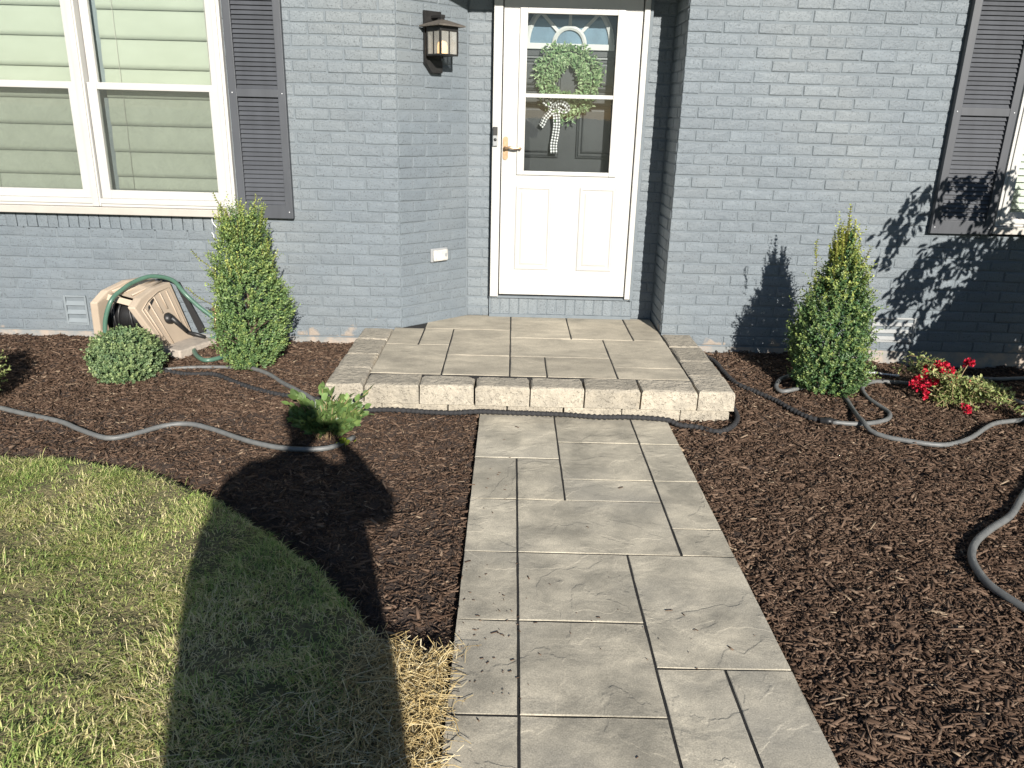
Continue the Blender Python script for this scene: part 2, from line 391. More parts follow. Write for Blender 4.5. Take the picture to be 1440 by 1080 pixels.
def emat(name, c, s):
    m = bpy.data.materials.new(name); m.use_nodes = True; N = m.node_tree.nodes; L = m.node_tree.links
    b = N['Principled BSDF']; b.inputs['Base Color'].default_value = (.8, .7, .5, 1)
    b.inputs['Emission Strength'].default_value = s
    geo = N.new('ShaderNodeNewGeometry'); nz = N.new('ShaderNodeTexNoise'); nz.inputs['Scale'].default_value = 40
    L.new(geo.outputs['Position'], nz.inputs['Vector']); rp = N.new('ShaderNodeValToRGB')
    rp.color_ramp.elements[0].color = (c[0], c[1]*.85, c[2]*.6, 1); rp.color_ramp.elements[1].color = (*c, 1)
    L.new(nz.outputs['Fac'], rp.inputs[0]); L.new(rp.outputs[0], b.inputs['Emission Color']); return m
M['flame'] = emat('amber_bulb', (1.0, .58, .20), 1.5)

# ================================================================== GROUND
def grid_mesh(name, x0, x1, y0, y1, step, zf, keep=None):
    nx = int((x1-x0)/step)+1; ny = int((y1-y0)/step)+1
    gx, gy = np.meshgrid(np.linspace(x0, x1, nx), np.linspace(y0, y1, ny))
    V = np.stack([gx, gy, zf(gx, gy)], -1).reshape(-1, 3)
    i = np.arange((ny-1)*(nx-1)); r, c = i//(nx-1), i % (nx-1); a = r*nx+c
    q = np.stack([a, a+1, a+1+nx, a+nx], 1)
    if keep is not None:
        cen = V[q].mean(1); q = q[keep(cen[:, 0], cen[:, 1])]
        used = np.unique(q); remap = -np.ones(len(V), int); remap[used] = np.arange(len(used)); V = V[used]; q = remap[q]
    return np_mesh(name, V, q.ravel(), np.arange(len(q))*4, np.full(len(q), 4))

g = MB(); g.add([(-300, -300, -.12), (300, -300, -.12), (300, 300, -.12), (-300, 300, -.12)], [(0, 1, 2, 3)])
tag(g.build('ground', M['ground'], center=(0, 0, -.12)), kind='structure')

def mz(x, y):
    z = mulch_z(x, y)-.006
    z = z+.016*(vnoise(x*7, y*7, 1)-.5)+.014*(vnoise(x*19, y*19, 2)-.5)+.010*(vnoise(x*47, y*47, 3)-.5)
    d = edge_y(x)-y      # trench along the lawn edge
    z = z-.03*np.exp(-((d+.03)/.06)**2)*(x < -.2)-.04*smst(d/.06)*(x < -.15)
    inpath = smst((x+.155)/.02)*smst((.855-x)/.02)*smst((3.93-y)/.02)
    z = z*(1-inpath)+np.minimum(z, -.07)*inpath
    return z
o = link_mesh('mulch_bed', grid_mesh('mulch_bed', -4.6, 4.8, -1.0, 5.06, .025, mz), M['mulch'], center=(0, 2, 0), smooth=True)
tag(o, kind='structure')

def lz(x, y):
    z = .012+.018*(vnoise(x*3, y*3, 5)-.5)+.02*(vnoise(x*11, y*11, 6)-.5)+.012*(vnoise(x*37, y*37, 7)-.5)
    d = edge_y(x)-y
    return z-.05*(1-smst(d/.07))-.02*smst((x+.42)/.2)
o = link_mesh('lawn', grid_mesh('lawn', -4.6, -.13, -2.6, 3.3, .025, lz, lambda x, y: (y < edge_y(x)+.015*np.sin(x*37)) & (x < -.155)), M['soil'], center=(-2, 1, 0), smooth=True)
tag(o, kind='structure')

# mulch chips: too many to count
def chips(n, xr, yr, lmul=1.0, seed=0, accept=None):
    r = np.random.default_rng(seed)
    x = r.uniform(*xr, n); y = r.uniform(*yr, n)
    ok = (y > edge_y(x)+.03) | (x > -.16)
    ok &= ~((x > -.147) & (x < .846) & (y < 3.97))
    ok &= ~((x > -.97) & (x < 1.22) & (y > 3.90))
    ok &= y < 5.02
    if accept is not None: ok &= accept(x, y)
    x, y = x[ok], y[ok]; n = len(x)
    z = mz(x, y)+r.uniform(.001, .012, n)
    l = np.clip(r.lognormal(-4.0, .45, n), .007, .055)*lmul; lg = r.uniform(0, 1, n) < .22; l = np.where(lg, np.clip(l*2.1, .02, .075), l*.85); w = np.clip(l*np.where(lg, r.uniform(.10, .22, n), r.uniform(.15, .42, n)), .0025, .012); h = w*r.uniform(.2, .4, n)
    a = r.uniform(0, 2*np.pi, n); pit = r.normal(0, .24, n); rol = r.normal(0, .55, n)
    ux = np.stack([np.cos(a)*np.cos(pit), np.sin(a)*np.cos(pit), np.sin(pit)], 1)
    side = np.stack([-np.sin(a), np.cos(a), np.zeros(n)], 1); up = np.cross(ux, side)
    s2 = side*np.cos(rol)[:, None]+up*np.sin(rol)[:, None]; u2 = np.cross(ux, s2)
    c = np.stack([x, y, z], 1)
    V = np.zeros((n, 8, 3)); k = 0
    for sx in (-1, 1):
        for ss in (-1, 1):
            t = r.uniform(.45, 1.0, n)
            p = c+ux*(sx*l/2*r.uniform(.75, 1, n))[:, None]+s2*(ss*w/2*t)[:, None]
            V[:, k] = p-u2*(h/2)[:, None]; V[:, k+1] = p+u2*(h/2*r.uniform(.4, 1, n))[:, None]; k += 2
    F = [(1, 3, 7, 5), (0, 1, 5, 4), (2, 6, 7, 3), (0, 2, 3, 1), (4, 5, 7, 6)]
    return V, F
parts_v = []
for (n, xr, yr, lm, sd) in ((92000, (.82, 3.4), (1.2, 3.2), 1.0, 21), (62000, (.82, 3.6), (3.1, 5.05), 1.05, 22), (70000, (-3.6, -.12), (1.9, 3.95), .82, 23), (46000, (-4.0, -.9), (3.85, 5.05), .95, 24), (16000, (.84, 3.4), (.2, 1.25), 1.4, 25), (24000, (3.35, 4.75), (.2, 5.03), 1.4, 26), (7000, (-4.5, -3.5), (3.2, 5.0), 1.3, 27)):
    V, F = chips(n, xr, yr, lm, sd); parts_v.append(V)
V = np.concatenate(parts_v)
o = link_mesh('mulch', batch('mulch', 8, F, len(V), V), M['chips'], center=(0, 2, 0))
tag(o, 'loose dark brown shredded bark mulch covering both garden beds', 'mulch', kind='stuff')

# lawn grass
def grass(n, xr, yr, seed, dens=None, lo=.018, hi=.046, flat=1.2):
    r = np.random.default_rng(seed)
    x = r.uniform(*xr, n); y = r.uniform(*yr, n)
    ok = (y < edge_y(x)+.02+.04*(vnoise(x*9, y*9, 3)-.5)) & (x < -.17)
    th = .42+.58*smst((vnoise(x*6.5, y*6.5, 9)-.22)/.4)
    th = th*(1-.93*smst((x+.50+.15*(vnoise(y*7, x*5, 31)-.5))/.16)*(y < 2.1))
    ok &= r.uniform(0, 1, n) < th
    x, y = x[ok], y[ok]; n = len(x)
    clump = vnoise(x*2.6, y*2.6, 12)*4*np.pi+r.normal(0, 1.3, n)
    L = r.uniform(lo, hi, n)*(.55+.9*vnoise(x*6, y*6, 13)); w = r.uniform(.0009, .0019, n)
    bend = np.clip(r.normal(flat, .35, n), .1, 1.45)
    dx, dy = np.cos(clump), np.sin(clump)
    base = np.stack([x, y, lz(x, y)-.004], 1)
    d = np.stack([dx, dy, np.zeros(n)], 1); side = np.stack([-dy, dx, np.zeros(n)], 1); up = np.array([0, 0, 1.])
    V = np.zeros((n, 7, 3)); p = base.copy(); ang = r.uniform(.05, .95, n)
    for k in range(3):
        ww = w*(1, .9, .65)[k]
        V[:, 2*k] = p-side*ww[:, None]; V[:, 2*k+1] = p+side*ww[:, None]
        p = p+(d*np.sin(ang)[:, None]+up*np.cos(ang)[:, None])*(L/3)[:, None]
        ang = np.minimum(ang+bend*.75, 1.75)
    V[:, 6] = p
    return V, [(0, 1, 3, 2), (2, 3, 5, 4), (4, 5, 6)]
gv = [grass(120000, (-2.9, -.17), (1.25, 3.28), 41)[0], grass(26000, (-4.5, -.17), (-1.2, 3.3), 42, lo=.03, hi=.07)[0]]
V, F = grass(3500, (-2.6, -.17), (1.3, 3.28), 43, lo=.045, hi=.085, flat=1.25); gv.append(V)
V = np.concatenate(gv)
o = link_mesh('grass', batch('grass', 7, F, len(V), V), M['grass'], center=(-2, 1, 0))
tag(o, 'short patchy lawn grass, green with dry yellow patches, left of the path', 'grass', kind='stuff')

# straw by the path
def straw(n, xf, yf, seed, zlo=.0, zhi=.05, lr=(.06, .2)):
    r = np.random.default_rng(seed); x = xf(r, n); y = yf(r, n); a = r.uniform(0, 2*np.pi, n); l = r.uniform(*lr, n)*r.uniform(.5, 1, n); w = r.uniform(.0005, .0012, n)*np.where(r.uniform(0, 1, n) < .08, 1.7, 1)
    ok = y < 1.95+.11*(vnoise(x*13, y*0, 5)-.5)-.9*np.maximum(0, -.30-x)*r.uniform(0, 1.5, n); x, y, a, l, w = x[ok], y[ok], a[ok], l[ok], w[ok]; n = len(x)
    z = np.where(x < -.15, np.maximum(lz(x, y), -.03), 0)+.004+r.uniform(zlo, zhi, n)
    pit = r.normal(0, .30, n); cur = r.normal(0, .75, n)
    V = np.zeros((n, 9, 3)); c = np.stack([x, y, z], 1)
    for k, t in enumerate((-.5, 0, .5)):
        aa = a+cur*t; d = np.stack([np.cos(aa)*np.cos(pit), np.sin(aa)*np.cos(pit), np.sin(pit)], 1)
        s = np.stack([-np.sin(aa), np.cos(aa), np.zeros(n)], 1)
        p = c+d*(l*t)[:, None]
        over = (p[:, 0] > -.146); p[over, 2] = np.maximum(p[over, 2], .004)
        V[:, 3*k] = p-s*w[:, None]; V[:, 3*k+1] = p+s*w[:, None]; V[:, 3*k+2] = p+np.array([0, 0, 1])*(w*1.4)[:, None]
    return V, [(0, 2, 5, 3), (2, 1, 4, 5), (3, 5, 8, 6), (5, 4, 7, 8)]
sv = []
V, F = straw(4600, lambda r, n: -.15-np.abs(r.normal(0, .17, n)), lambda r, n: r.uniform(.7, 2.02, n), 51, .0, .05, (.03, .14)); sv.append(V)
V, F = straw(110, lambda r, n: r.uniform(-.17, -.10, n), lambda r, n: r.uniform(1.2, 1.95, n), 52, .0, .03, (.05, .14)); sv.append(V)
V, F = straw(1100, lambda r, n: -.22-np.abs(r.normal(0, .30, n)), lambda r, n: 1.1+np.abs(r.normal(0, .32, n)), 53, .02, .05, (.03, .13)); sv.append(V)
V = np.concatenate(sv)
o = link_mesh('straw', batch('straw', 9, F, len(V), V), M['straw'], center=(-.3, 1.4, 0))
tag(o, 'loose golden straw strewn between the lawn corner and the path', 'straw', kind='stuff')

# ------------------------------------------------------------------ path and porch
def slab(name, x0, x1, y0, y1, z0, z1, mt, parent, gap=.0042, bev=.0013, tilt=.0012, rough_edge=0.0, shift=0.0):
    """a thick slab with a softly broken arris and uneven outline"""
    sx_, sy_ = random.uniform(-shift, shift)*.3, random.uniform(-shift, shift)
    x0 += gap+sx_; x1 -= gap-sx_; y0 += gap+sy_*.8; y1 -= gap-sy_*.8
    def ring(ins, z, jit):
        pts = []
        nx = max(2, int((x1-x0)/.07)); ny = max(2, int((y1-y0)/.07))
        for i in range(nx): pts.append((x0+ins+(x1-x0-2*ins)*i/nx, y0+ins))
        for i in range(ny): pts.append((x1-ins, y0+ins+(y1-y0-2*ins)*i/ny))
        for i in range(nx): pts.append((x1-ins-(x1-x0-2*ins)*i/nx, y1-ins))
        for i in range(ny): pts.append((x0+ins, y1-ins-(y1-y0-2*ins)*i/ny))
        return [Vector((p[0]+random.uniform(-jit, jit), p[1]+random.uniform(-jit, jit), z+random.uniform(-jit, jit)*.5)) for p in pts]
    j = .0012+rough_edge
    dz = [random.uniform(-tilt, tilt) for _ in range(2)]
    rings = [ring(0, z0, 0), ring(0, z1-bev*1.3, j*.6), ring(bev*.35, z1-bev*.35, j), ring(bev*1.4, z1, j)]
    n = len(rings[0]); vs = [p for r_ in rings for p in r_]
    cx, cy_ = (x0+x1)/2, (y0+y1)/2
    for v in vs[n:]: v.z += dz[0]*(v.x-cx)/(x1-x0)*2+dz[1]*(v.y-cy_)/(y1-y0)*2
    fs = []
    for k in range(3):
        for i in range(n): fs.append((k*n+i, k*n+(i+1) % n, (k+1)*n+(i+1) % n, (k+1)*n+i))
    fs.append(tuple(range(3*n, 4*n)))
    b = MB(); b.add(vs, fs); return b.build(name, mt, parent)

path = MB().box(-.138, .838, -1.6, 3.905, -.11, -.0028).build('path', M['joint'], center=(.35, 1.2, -.06)); tag(path, kind='structure')
PX = [-.144, .051, .249, .448, .6465, .843]
P_ = [(0, 2, 3.327, 3.905), (2, 4, 3.523, 3.905), (4, 5, 3.523, 3.905), (2, 4, 3.116, 3.523), (4, 5, 3.116, 3.523), (0, 1, 2.917, 3.327), (1, 2, 2.917, 3.327),
      (2, 4, 2.917, 3.116), (4, 5, 2.699, 3.116), (4, 5, 2.504, 2.699), (0, 1, 2.504, 2.917), (1, 4, 2.504, 2.917), (0, 1, 2.097, 2.504), (1, 3, 2.097, 2.504), (3, 5, 1.886, 2.504),
      (0, 1, 1.685, 2.097), (1, 3, 1.685, 2.097), (3, 4, 1.275, 1.886), (4, 5, 1.275, 1.886), (0, 1, 1.275, 1.685), (1, 3, 1.275, 1.685),
      (0, 2, .86, 1.275), (2, 5, .66, 1.275), (0, 2, .45, .86), (2, 4, .25, .66), (4, 5, .25, .66), (0, 2, .04, .45), (2, 5, -.16, .25), (0, 2, -.58, .04), (2, 4, -.58, -.16), (4, 5, -.58, -.16), (0, 5, -1.2, -.58)]
for a, b_, y0, y1 in P_: slab('paver', PX[a], PX[b_], y0, y1, -.06, 0.0, M['paver'], path)

porch = MB().box(-.93, 1.18, 3.95, 5.02, -.12, .036).box(-.745, .995, 4.03, 5.40, -.10, .1468).build('porch', M['joint'], center=(.12, 4.6, 0)); tag(porch, kind='structure')
for x0, x1, y0, y1 in [(-.75, -.36, 4.07, 4.645), (-.75, -.55, 4.645, 5.026), (-.55, -.36, 4.645, 5.026), (-.36, .012, 4.07, 4.44), (-.36, .012, 4.44, 5.026),
                       (.012, .40, 4.845, 5.412), (.40, .797, 4.845, 5.412), (.797, .996, 4.845, 5.412), (.012, .60, 4.44, 4.845), (.012, .215, 4.07, 4.44), (.215, .60, 4.07, 4.44), (.60, .996, 4.27, 4.845), (.60, .996, 4.07, 4.27)]:
    slab('slab', x0, x1, y0, y1, .10, .15, M['paver2'], porch, gap=.0035, bev=.004)
# the slab cut to the angled wall
b = MB(); pl = [(-.546, 5.030), (.0085, 5.030), (.0085, 5.412), (-.285, 5.412), (-.300, 5.402), (-.546, 5.176)]
b.prism(pl, 2, .10, .15); b.build('slab', M['paver2'], porch)
CX = [-.75, -.46, -.17, .12, .405, .70, 1.0]
for i in range(6): slab('cap_stone', CX[i], CX[i+1], 3.885, 4.07, .044, .15, M['cap'], porch, gap=.0042, bev=.0115, rough_edge=.003, tilt=.003, shift=.005)
for y0, y1 in ((3.885, 4.16), (4.16, 4.43), (4.43, 4.735), (4.735, 5.02)):
    slab('cap_stone', -.952, -.75, y0, y1, .044, .15, M['cap'], porch, gap=.0042, bev=.0115, rough_edge=.003, tilt=.003, shift=.005)
    slab('cap_stone', 1.0, 1.2, y0, y1, .044, .15, M['cap'], porch, gap=.0042, bev=.0115, rough_edge=.003, tilt=.003, shift=.005)
BX = [-.935, -.66, -.31, .0, .30, .61, .92, 1.185]
for i in range(7): slab('base_stone', BX[i], BX[i+1], 3.91, 4.06, -.09, .042, M['cap'], porch, gap=.004, bev=.012, rough_edge=.003, tilt=.002, shift=.005)
for y0, y1 in ((4.06, 4.36), (4.36, 4.68), (4.68, 5.01)):
    slab('base_stone', -.935, -.80, y0, y1, -.09, .042, M['cap'], porch, gap=.004, bev=.012, rough_edge=.003, tilt=.002, shift=.005)
    slab('base_stone', 1.05, 1.185, y0, y1, -.09, .042, M['cap'], porch, gap=.004, bev=.012, rough_edge=.003, tilt=.002, shift=.005)

# ================================================================== HOUSE
house = thing('brick_house', (0, 5.6, 0), 'blue grey painted brick house front with white door and charcoal shutters', 'house')
Z0, CRS, BL = .076, .0677, .207
HTOP = 2.44
BRICKS = []      # (wall_part, position, heading angle, length, height, is_vertical)
def brick_mesh(seed, L=.198, Hh=.0585, D=.045):
    r = random.Random(seed); j = .0013
    out = []
    for (u, v) in [(-.5, -.5), (-.17, -.5), (.17, -.5), (.5, -.5), (.5, 0), (.5, .5), (.17, .5), (-.17, .5), (-.5, .5), (-.5, 0)]:
        out.append((u*L+r.uniform(-j, j), v*Hh+r.uniform(-j, j)))
    vs = []; n = len(out)
    for dep, ins in ((D, 0), (.0035, 0), (0, .0042)):
        for (u, v) in out:
            su = -1 if u > L*.4 else (1 if u < -L*.4 else 0); sv = -1 if v > Hh*.3 else (1 if v < -Hh*.3 else 0)
            vs.append((u+su*ins, dep+(r.uniform(0, .0012) if ins else 0), v+sv*ins))
    fs = [(k*n+i, k*n+(i+1) % n, (k+1)*n+(i+1) % n, (k+1)*n+i) for k in range(2) for i in range(n)]
    vs.append((0, -.0008, 0)); c = len(vs)-1
    fs += [(2*n+i, 2*n+(i+1) % n, c) for i in range(n)]
    me = bpy.data.meshes.new('brick'); me.from_pydata(vs, [], fs); me.materials.append(M['brick']); return me, vs, fs
BM = [brick_mesh(i) for i in range(8)]

def wall_bricks(part, P0, u, L, z1, phase, excl=()):
    """running bond on a wall from P0 along unit u; face normal is u rotated -90 deg"""
    ang = math.atan2(u[1], u[0]); k = 0
    while Z0+k*CRS < z1:
        zc = Z0+k*CRS+CRS/2; s = 0.0
        joints = [0.0]; first = BL if (k+phase) % 2 == 0 else BL/2
        x = first
        while x < L-.03: joints.append(x); x += BL
        joints.append(L)
        for a, b_ in zip(joints[:-1], joints[1:]):
            segs = [(a, b_)]
            for (e0, e1, ez0, ez1) in excl:
                if ez0 < zc < ez1:
                    ns = []
                    for (p, q) in segs:
                        if q <= e0 or p >= e1: ns.append((p, q)); continue
                        if p < e0-.02: ns.append((p, e0))
                        if q > e1+.02: ns.append((e1, q))
                    segs = ns
            for (p, q) in segs:
                ln = q-p-.0095
                if ln < .02: continue
                c = (p+q)/2
                BRICKS.append((part, (P0[0]+u[0]*c, P0[1]+u[1]*c, zc), ang, ln, .0582, 0))
        k += 1

def wall_box(name, quads, mt=None):
    b = MB()
    for q in quads: b.box(*q)
    return b.build(name, mt or M['mortar'], house)
YW = 5.03
# wall cores: openings left for the windows; a rougher footing shows at the foot
wl_left = wall_box('left_wall', [(-6.0, -.72, YW+.005, YW+.22, -.2, .74), (-6.0, -3.45, YW+.005, YW+.22, .742, HTOP+.1), (-1.72, -.72, YW+.005, YW+.22, .742, HTOP+.1), (-3.448, -1.722, YW+.02, YW+.22, 2.33, HTOP+.1)])
b = MB(); AW = [(-.70, YW), (-.30, 5.40)]; ul = Vector((.40, .37)).normalized(); nl = Vector((ul.y, -ul.x)); LA = math.hypot(.40, .37)
poly = [(-.70-nl.x*.005, YW+.0052), (-.30-nl.x*.005, 5.40-nl.y*.005), (-.30-.15, 5.55), (-.718, 5.25), (-.718, YW+.0052)]
wl_ang = b.prism(poly, 2, -.2, HTOP+.1).build('angled_wall', M['mortar'], house)
wl_back = wall_box('entry_wall', [(-.45, -.142, 5.425, 5.56, -.2, HTOP+.1), (.832, 1.005, 5.425, 5.56, -.2, HTOP+.1), (-.142, .832, 5.425, 5.56, -.2, .17), (-.142, .832, 5.425, 5.56, 2.36, HTOP+.1)])
wl_right = wall_box('right_wall', [(1.006, 3.02, YW+.005, YW+.22, -.2, HTOP+.1), (3.02, 4.45, YW+.0055, YW+.2205, -.2, .84), (4.45, 6.5, YW+.005, YW+.22, -.2, HTOP+.1), (3.022, 4.448, YW+.0055, YW+.2205, 2.36, HTOP+.1), (1.0065, 1.2, YW+.222, 5.56, -.2, HTOP+.1)])
foot = MB(); foot.box(-6, -.715, YW-.004, YW+.02, -.15, .072).box(1.012, 6.5, YW-.004, YW+.02, -.15, .072)
foot.build('footing', M['found'], house)

wall_bricks(wl_left, (-.70, YW), (1, 0), 0, 0, 0)  # (kept empty: rows are laid from the corner leftwards below)
BR0 = len(BRICKS)
def mirror_rows(part, xr, xl, z1, phase, excl):
    tmp = len(BRICKS); wall_bricks(part, (0, YW), (1, 0), xr-xl, z1, phase, [(xr-e1, xr-e0, a, b_) for (e0, e1, a, b_) in excl])
    for i in range(tmp, len(BRICKS)):
        p, c, a, l, h, v = BRICKS[i]; BRICKS[i] = (p, (xr-c[0], YW, c[2]), a, l, h, v)
mirror_rows(wl_left, -.70, -4.6, HTOP, 0, [(-3.45, -1.715, .73, 2.4), (-2.90, -2.745, .11, .315)])
wall_bricks(wl_ang, AW[0], (ul.x, ul.y), LA, HTOP, 1)
wall_bricks(wl_back, (-.30, 5.42), (1, 0), .158, HTOP, 0)
wall_bricks(wl_back, (.852, 5.42), (1, 0), .148, HTOP, 1)
wall_bricks(wl_right, (1.0, YW), (1, 0), 3.6, HTOP, 0, [(2.02, 3.45, .83, 2.4), (1.375, 1.67, .13, .30)])
wall_bricks(wl_right, (1.0, 5.42), (0, -1), .38, HTOP, 0)
# rowlock courses: under the left window, under the door, and under the right window
for i in range(27):
    BRICKS.append((wl_left, (-3.44+.0325+.0652*i, YW-.002, .792), 0, .092, .0610, 1))
for i in range(15):
    BRICKS.append((wl_back, (-.132+.0325+.0652*i, 5.392, .228), 0, .112, .0610, 1))
for i in range(22):
    BRICKS.append((wl_right, (3.03+.0325+.0652*i, YW-.002, .80), 0, .085, .0610, 1))
ledge = MB().box(-.14, .85, 5.385, 5.44, .150, .172).box(-.142, .85, 5.372, 5.44, .288, .302).box(-.141, .849, 5.3965, 5.44, .1725, .2875)
ledge.build('door_sill', M['mortar'], house)
vis = []
for i, (part, c, a, ln, h, v) in enumerate(BRICKS):
    p = project(c); ar = 0
    if p and -10 < p[0] < 1450 and -8 < p[1] < 1088:
        k = F_/((np.array(c)-CAM)@FW); ar = ln*h*k*k*(abs(math.cos(a-.0)) if abs(math.cos(a)) > .5 else .25)
        if -1.69 < c[0] < -1.36 and c[2] > .85 and c[1] < 5.1: ar = 0          # behind a shutter
        if 2.63 < c[0] < 2.99 and c[2] > .85: ar = 0
    vis.append(ar)
order = sorted(range(len(BRICKS)), key=lambda i: -vis[i])
single = set(order[:300])
rest = MB(); rr = random.Random(3)
for i, (part, c, a, ln, h, v) in enumerate(BRICKS):
    me, vs, fs = BM[rr.randrange(8)]
    dep = rr.uniform(-.0024, .0024); tw = rr.gauss(0, .007)
    rot = Euler((0, (math.pi/2 if v else 0)+tw, a), 'XYZ')
    sc = Vector(((ln+rr.uniform(-.002, .003))/.198, 1, (h+rr.uniform(-.0015, .0025))/.0585))
    R = rot.to_matrix()
    nrm = Vector((math.sin(a), -math.cos(a), 0))
    pos = Vector(c)+nrm*dep+Vector((0, 0, rr.gauss(0, .0012)+.0022*math.sin(c[0]*2.3+round(c[2]/.0677)*1.7)))
    if i in single:
        o = bpy.data.objects.new('brick', me); place(o, pos, part); o.rotation_euler = rot; o.scale = sc
    else:
        rest.add([R@Vector((p[0]*sc.x, p[1], p[2]*sc.z))+pos for p in vs], fs)
o = rest.build('brick', M['brick'], house); o['kind'] = 'stuff'

# eave over the wall (its edge shades the top of the door)
b = MB(); b.box(-7, 7, 4.60, 5.2, 2.49, 2.50); b.build('soffit', M['soffit'], house)
b = MB(); b.box(-7, 7, 4.575, 4.60, 2.436, 2.66); b.build('fascia', M['soffit'], house)
b = MB(); b.prism([(4.54, 2.662), (8.5, 4.7), (8.5, 4.78), (4.54, 2.72)], 0, -7.2, 7.2); b.build('roof', M['roof'], house)
b = MB(); b.box(-6.2, 6.6, 5.6, 5.62, -.2, 2.49); b.build('inner_wall', M['dark'], house)

# ---- windows
def rect_frame(b, x0, x1, z0, z1, w, y0, y1, bev=.004, wt=None, wb=None):
    wt = wt or w; wb = wb or w
    b.box(x0, x0+w, y0, y1, z0, z1, bev=bev); b.box(x1-w, x1, y0, y1, z0, z1, bev=bev)
    b.box(x0+w-.001, x1-w+.001, y0+.0015, y1-.0015, z1-wt, z1, bev=bev); b.box(x0+w-.001, x1-w+.001, y0+.0015, y1-.0015, z0, z0+wb, bev=bev)
def shade_unit(win, x0, x1, ztop, zbot, lines, mt):
    zs = [ztop]+lines+[zbot]
    for a, b_ in zip(zs[:-1], zs[1:]):
        m_ = MB(); h = a-b_
        n = 6; vs = []; fs = []
        for k in range(n+1):
            t = k/n; z = a-h*t+(.004 if k == 0 else 0)
            y = 5.105-.012*math.sin(t*math.pi)*.4-.012*t
            for x in (x0, x1): vs.append((x, y+random.uniform(-.0006, .0006), z))
        vs += [(x0, 5.112, b_-.001), (x1, 5.112, b_-.001)]
        for k in range(n+1): fs.append((2*k, 2*k+1, 2*k+3, 2*k+2))
        m_.add(vs, fs, True); m_.build('shade_fold', mt, win)
    m_ = MB(); m_.box(x0, x1, 5.085, 5.110, zbot-.02, zbot-.003, bev=.003); m_.build('shade_rail', M['sill'], win)
    for xc in (x0+.10, x1-.045):
        m_ = MB(); m_.tube([(xc, 5.081, ztop), (xc+.002, 5.080, (ztop+zbot)/2), (xc, 5.081, zbot)], .0013, 5); m_.build('ladder_cord', M['sill'], win)
def window(x0, x1, z0, z1, label, kind):
    b = MB()
    rect_frame(b, x0, x1, z0, z1, .052, 4.998, 5.09, wb=.05)
    rect_frame(b, x0+.018, x1-.018, z0+.018, z1-.018, .03, 4.988, 5.05)
    win = b.build('window', M['white'], house); win['label'] = label
    b = MB(); b.box(x0-.015, x1+.02, 4.972, 5.05, z0-.046, z0-.001, bev=.005); b.build('sill', M['sill'], win)
    return win
win = window(-3.43, -1.712, .888, 2.32, 'white double window with pale green shades left of the shrub', 'w')
b = MB(); b.box(-2.60, -2.545, 4.99, 5.10, .89, 2.30, bev=.004); b.box(-2.59, -2.555, 4.982, 5.0, .89, 2.30, bev=.004); b.build('mullion', M['white'], win)
for (x0, x1, ln, bot) in ((-3.378, -2.602, [2.19, 2.03, 1.868, 1.70, 1.52, 1.367, 1.21, 1.07], .975), (-2.543, -1.764, [2.185, 2.02, 1.86, 1.695, 1.53, 1.37, 1.215, 1.065], .985)):
    b = MB(); rect_frame(b, x0, x1, 1.575, 2.27, .05, 5.048, 5.078, wb=.038); b.build('upper_sash', M['white'], win)
    b = MB(); rect_frame(b, x0, x1, .938, 1.613, .056, 5.012, 5.046, wt=.040, wb=.05); b.build('lower_sash', M['white'], win)
    b = MB(); b.box(x0+.04, x1-.04, 5.062, 5.066, 1.60, 2.23); b.build('pane', M['glass'], win)
    b = MB(); b.box(x0+.045, x1-.045, 5.028, 5.032, .98, 1.585); b.build('pane', M['glass'], win)
    b = MB(); b.add([(x0+.05, 5.020, .985), (x1-.05, 5.020, .985), (x1-.05, 5.020, 1.575), (x0+.05, 5.020, 1.575)], [(0, 1, 2, 3)]); b.build('insect_screen', M['screen'], win)
    shade_unit(win, x0+.075, x1-.02, 2.30, bot, ln, M['shade'])
b = MB(); b.box(-3.44, -1.715, 5.13, 5.14, .86, 2.33); b.build('backing', M['vent'], win)  # grey sheet; the strip showing beside the shades stands in for side shadow
win2 = window(3.022, 4.44, .905, 2.35, 'white window with ivory slat blinds at the right edge', 'w')
b = MB(); rect_frame(b, 3.075, 4.387, .955, 2.30, .036, 5.02, 5.05); b.build('sash', M['white'], win2)
b = MB(); b.box(3.108, 4.355, 5.034, 5.038, .99, 2.27); b.build('pane', M['glass'], win2)
z = .985
sl = MB(); Ms = Matrix.Rotation(math.radians(62), 4, 'X')
sl.box(-.63, .63, -.024, .024, -.0012, .0012, Ms); slm = sl.mesh('blind_slat'); slm.materials.append(M['blind'])
while z < 2.3:
    o = bpy.data.objects.new('blind_slat', slm); place(o, (3.73, 5.085, z), win2); z += .0415
b = MB(); b.box(3.05, 4.41, 5.15, 5.16, .9, 2.34); b.build('backing', M['dark'], win2)

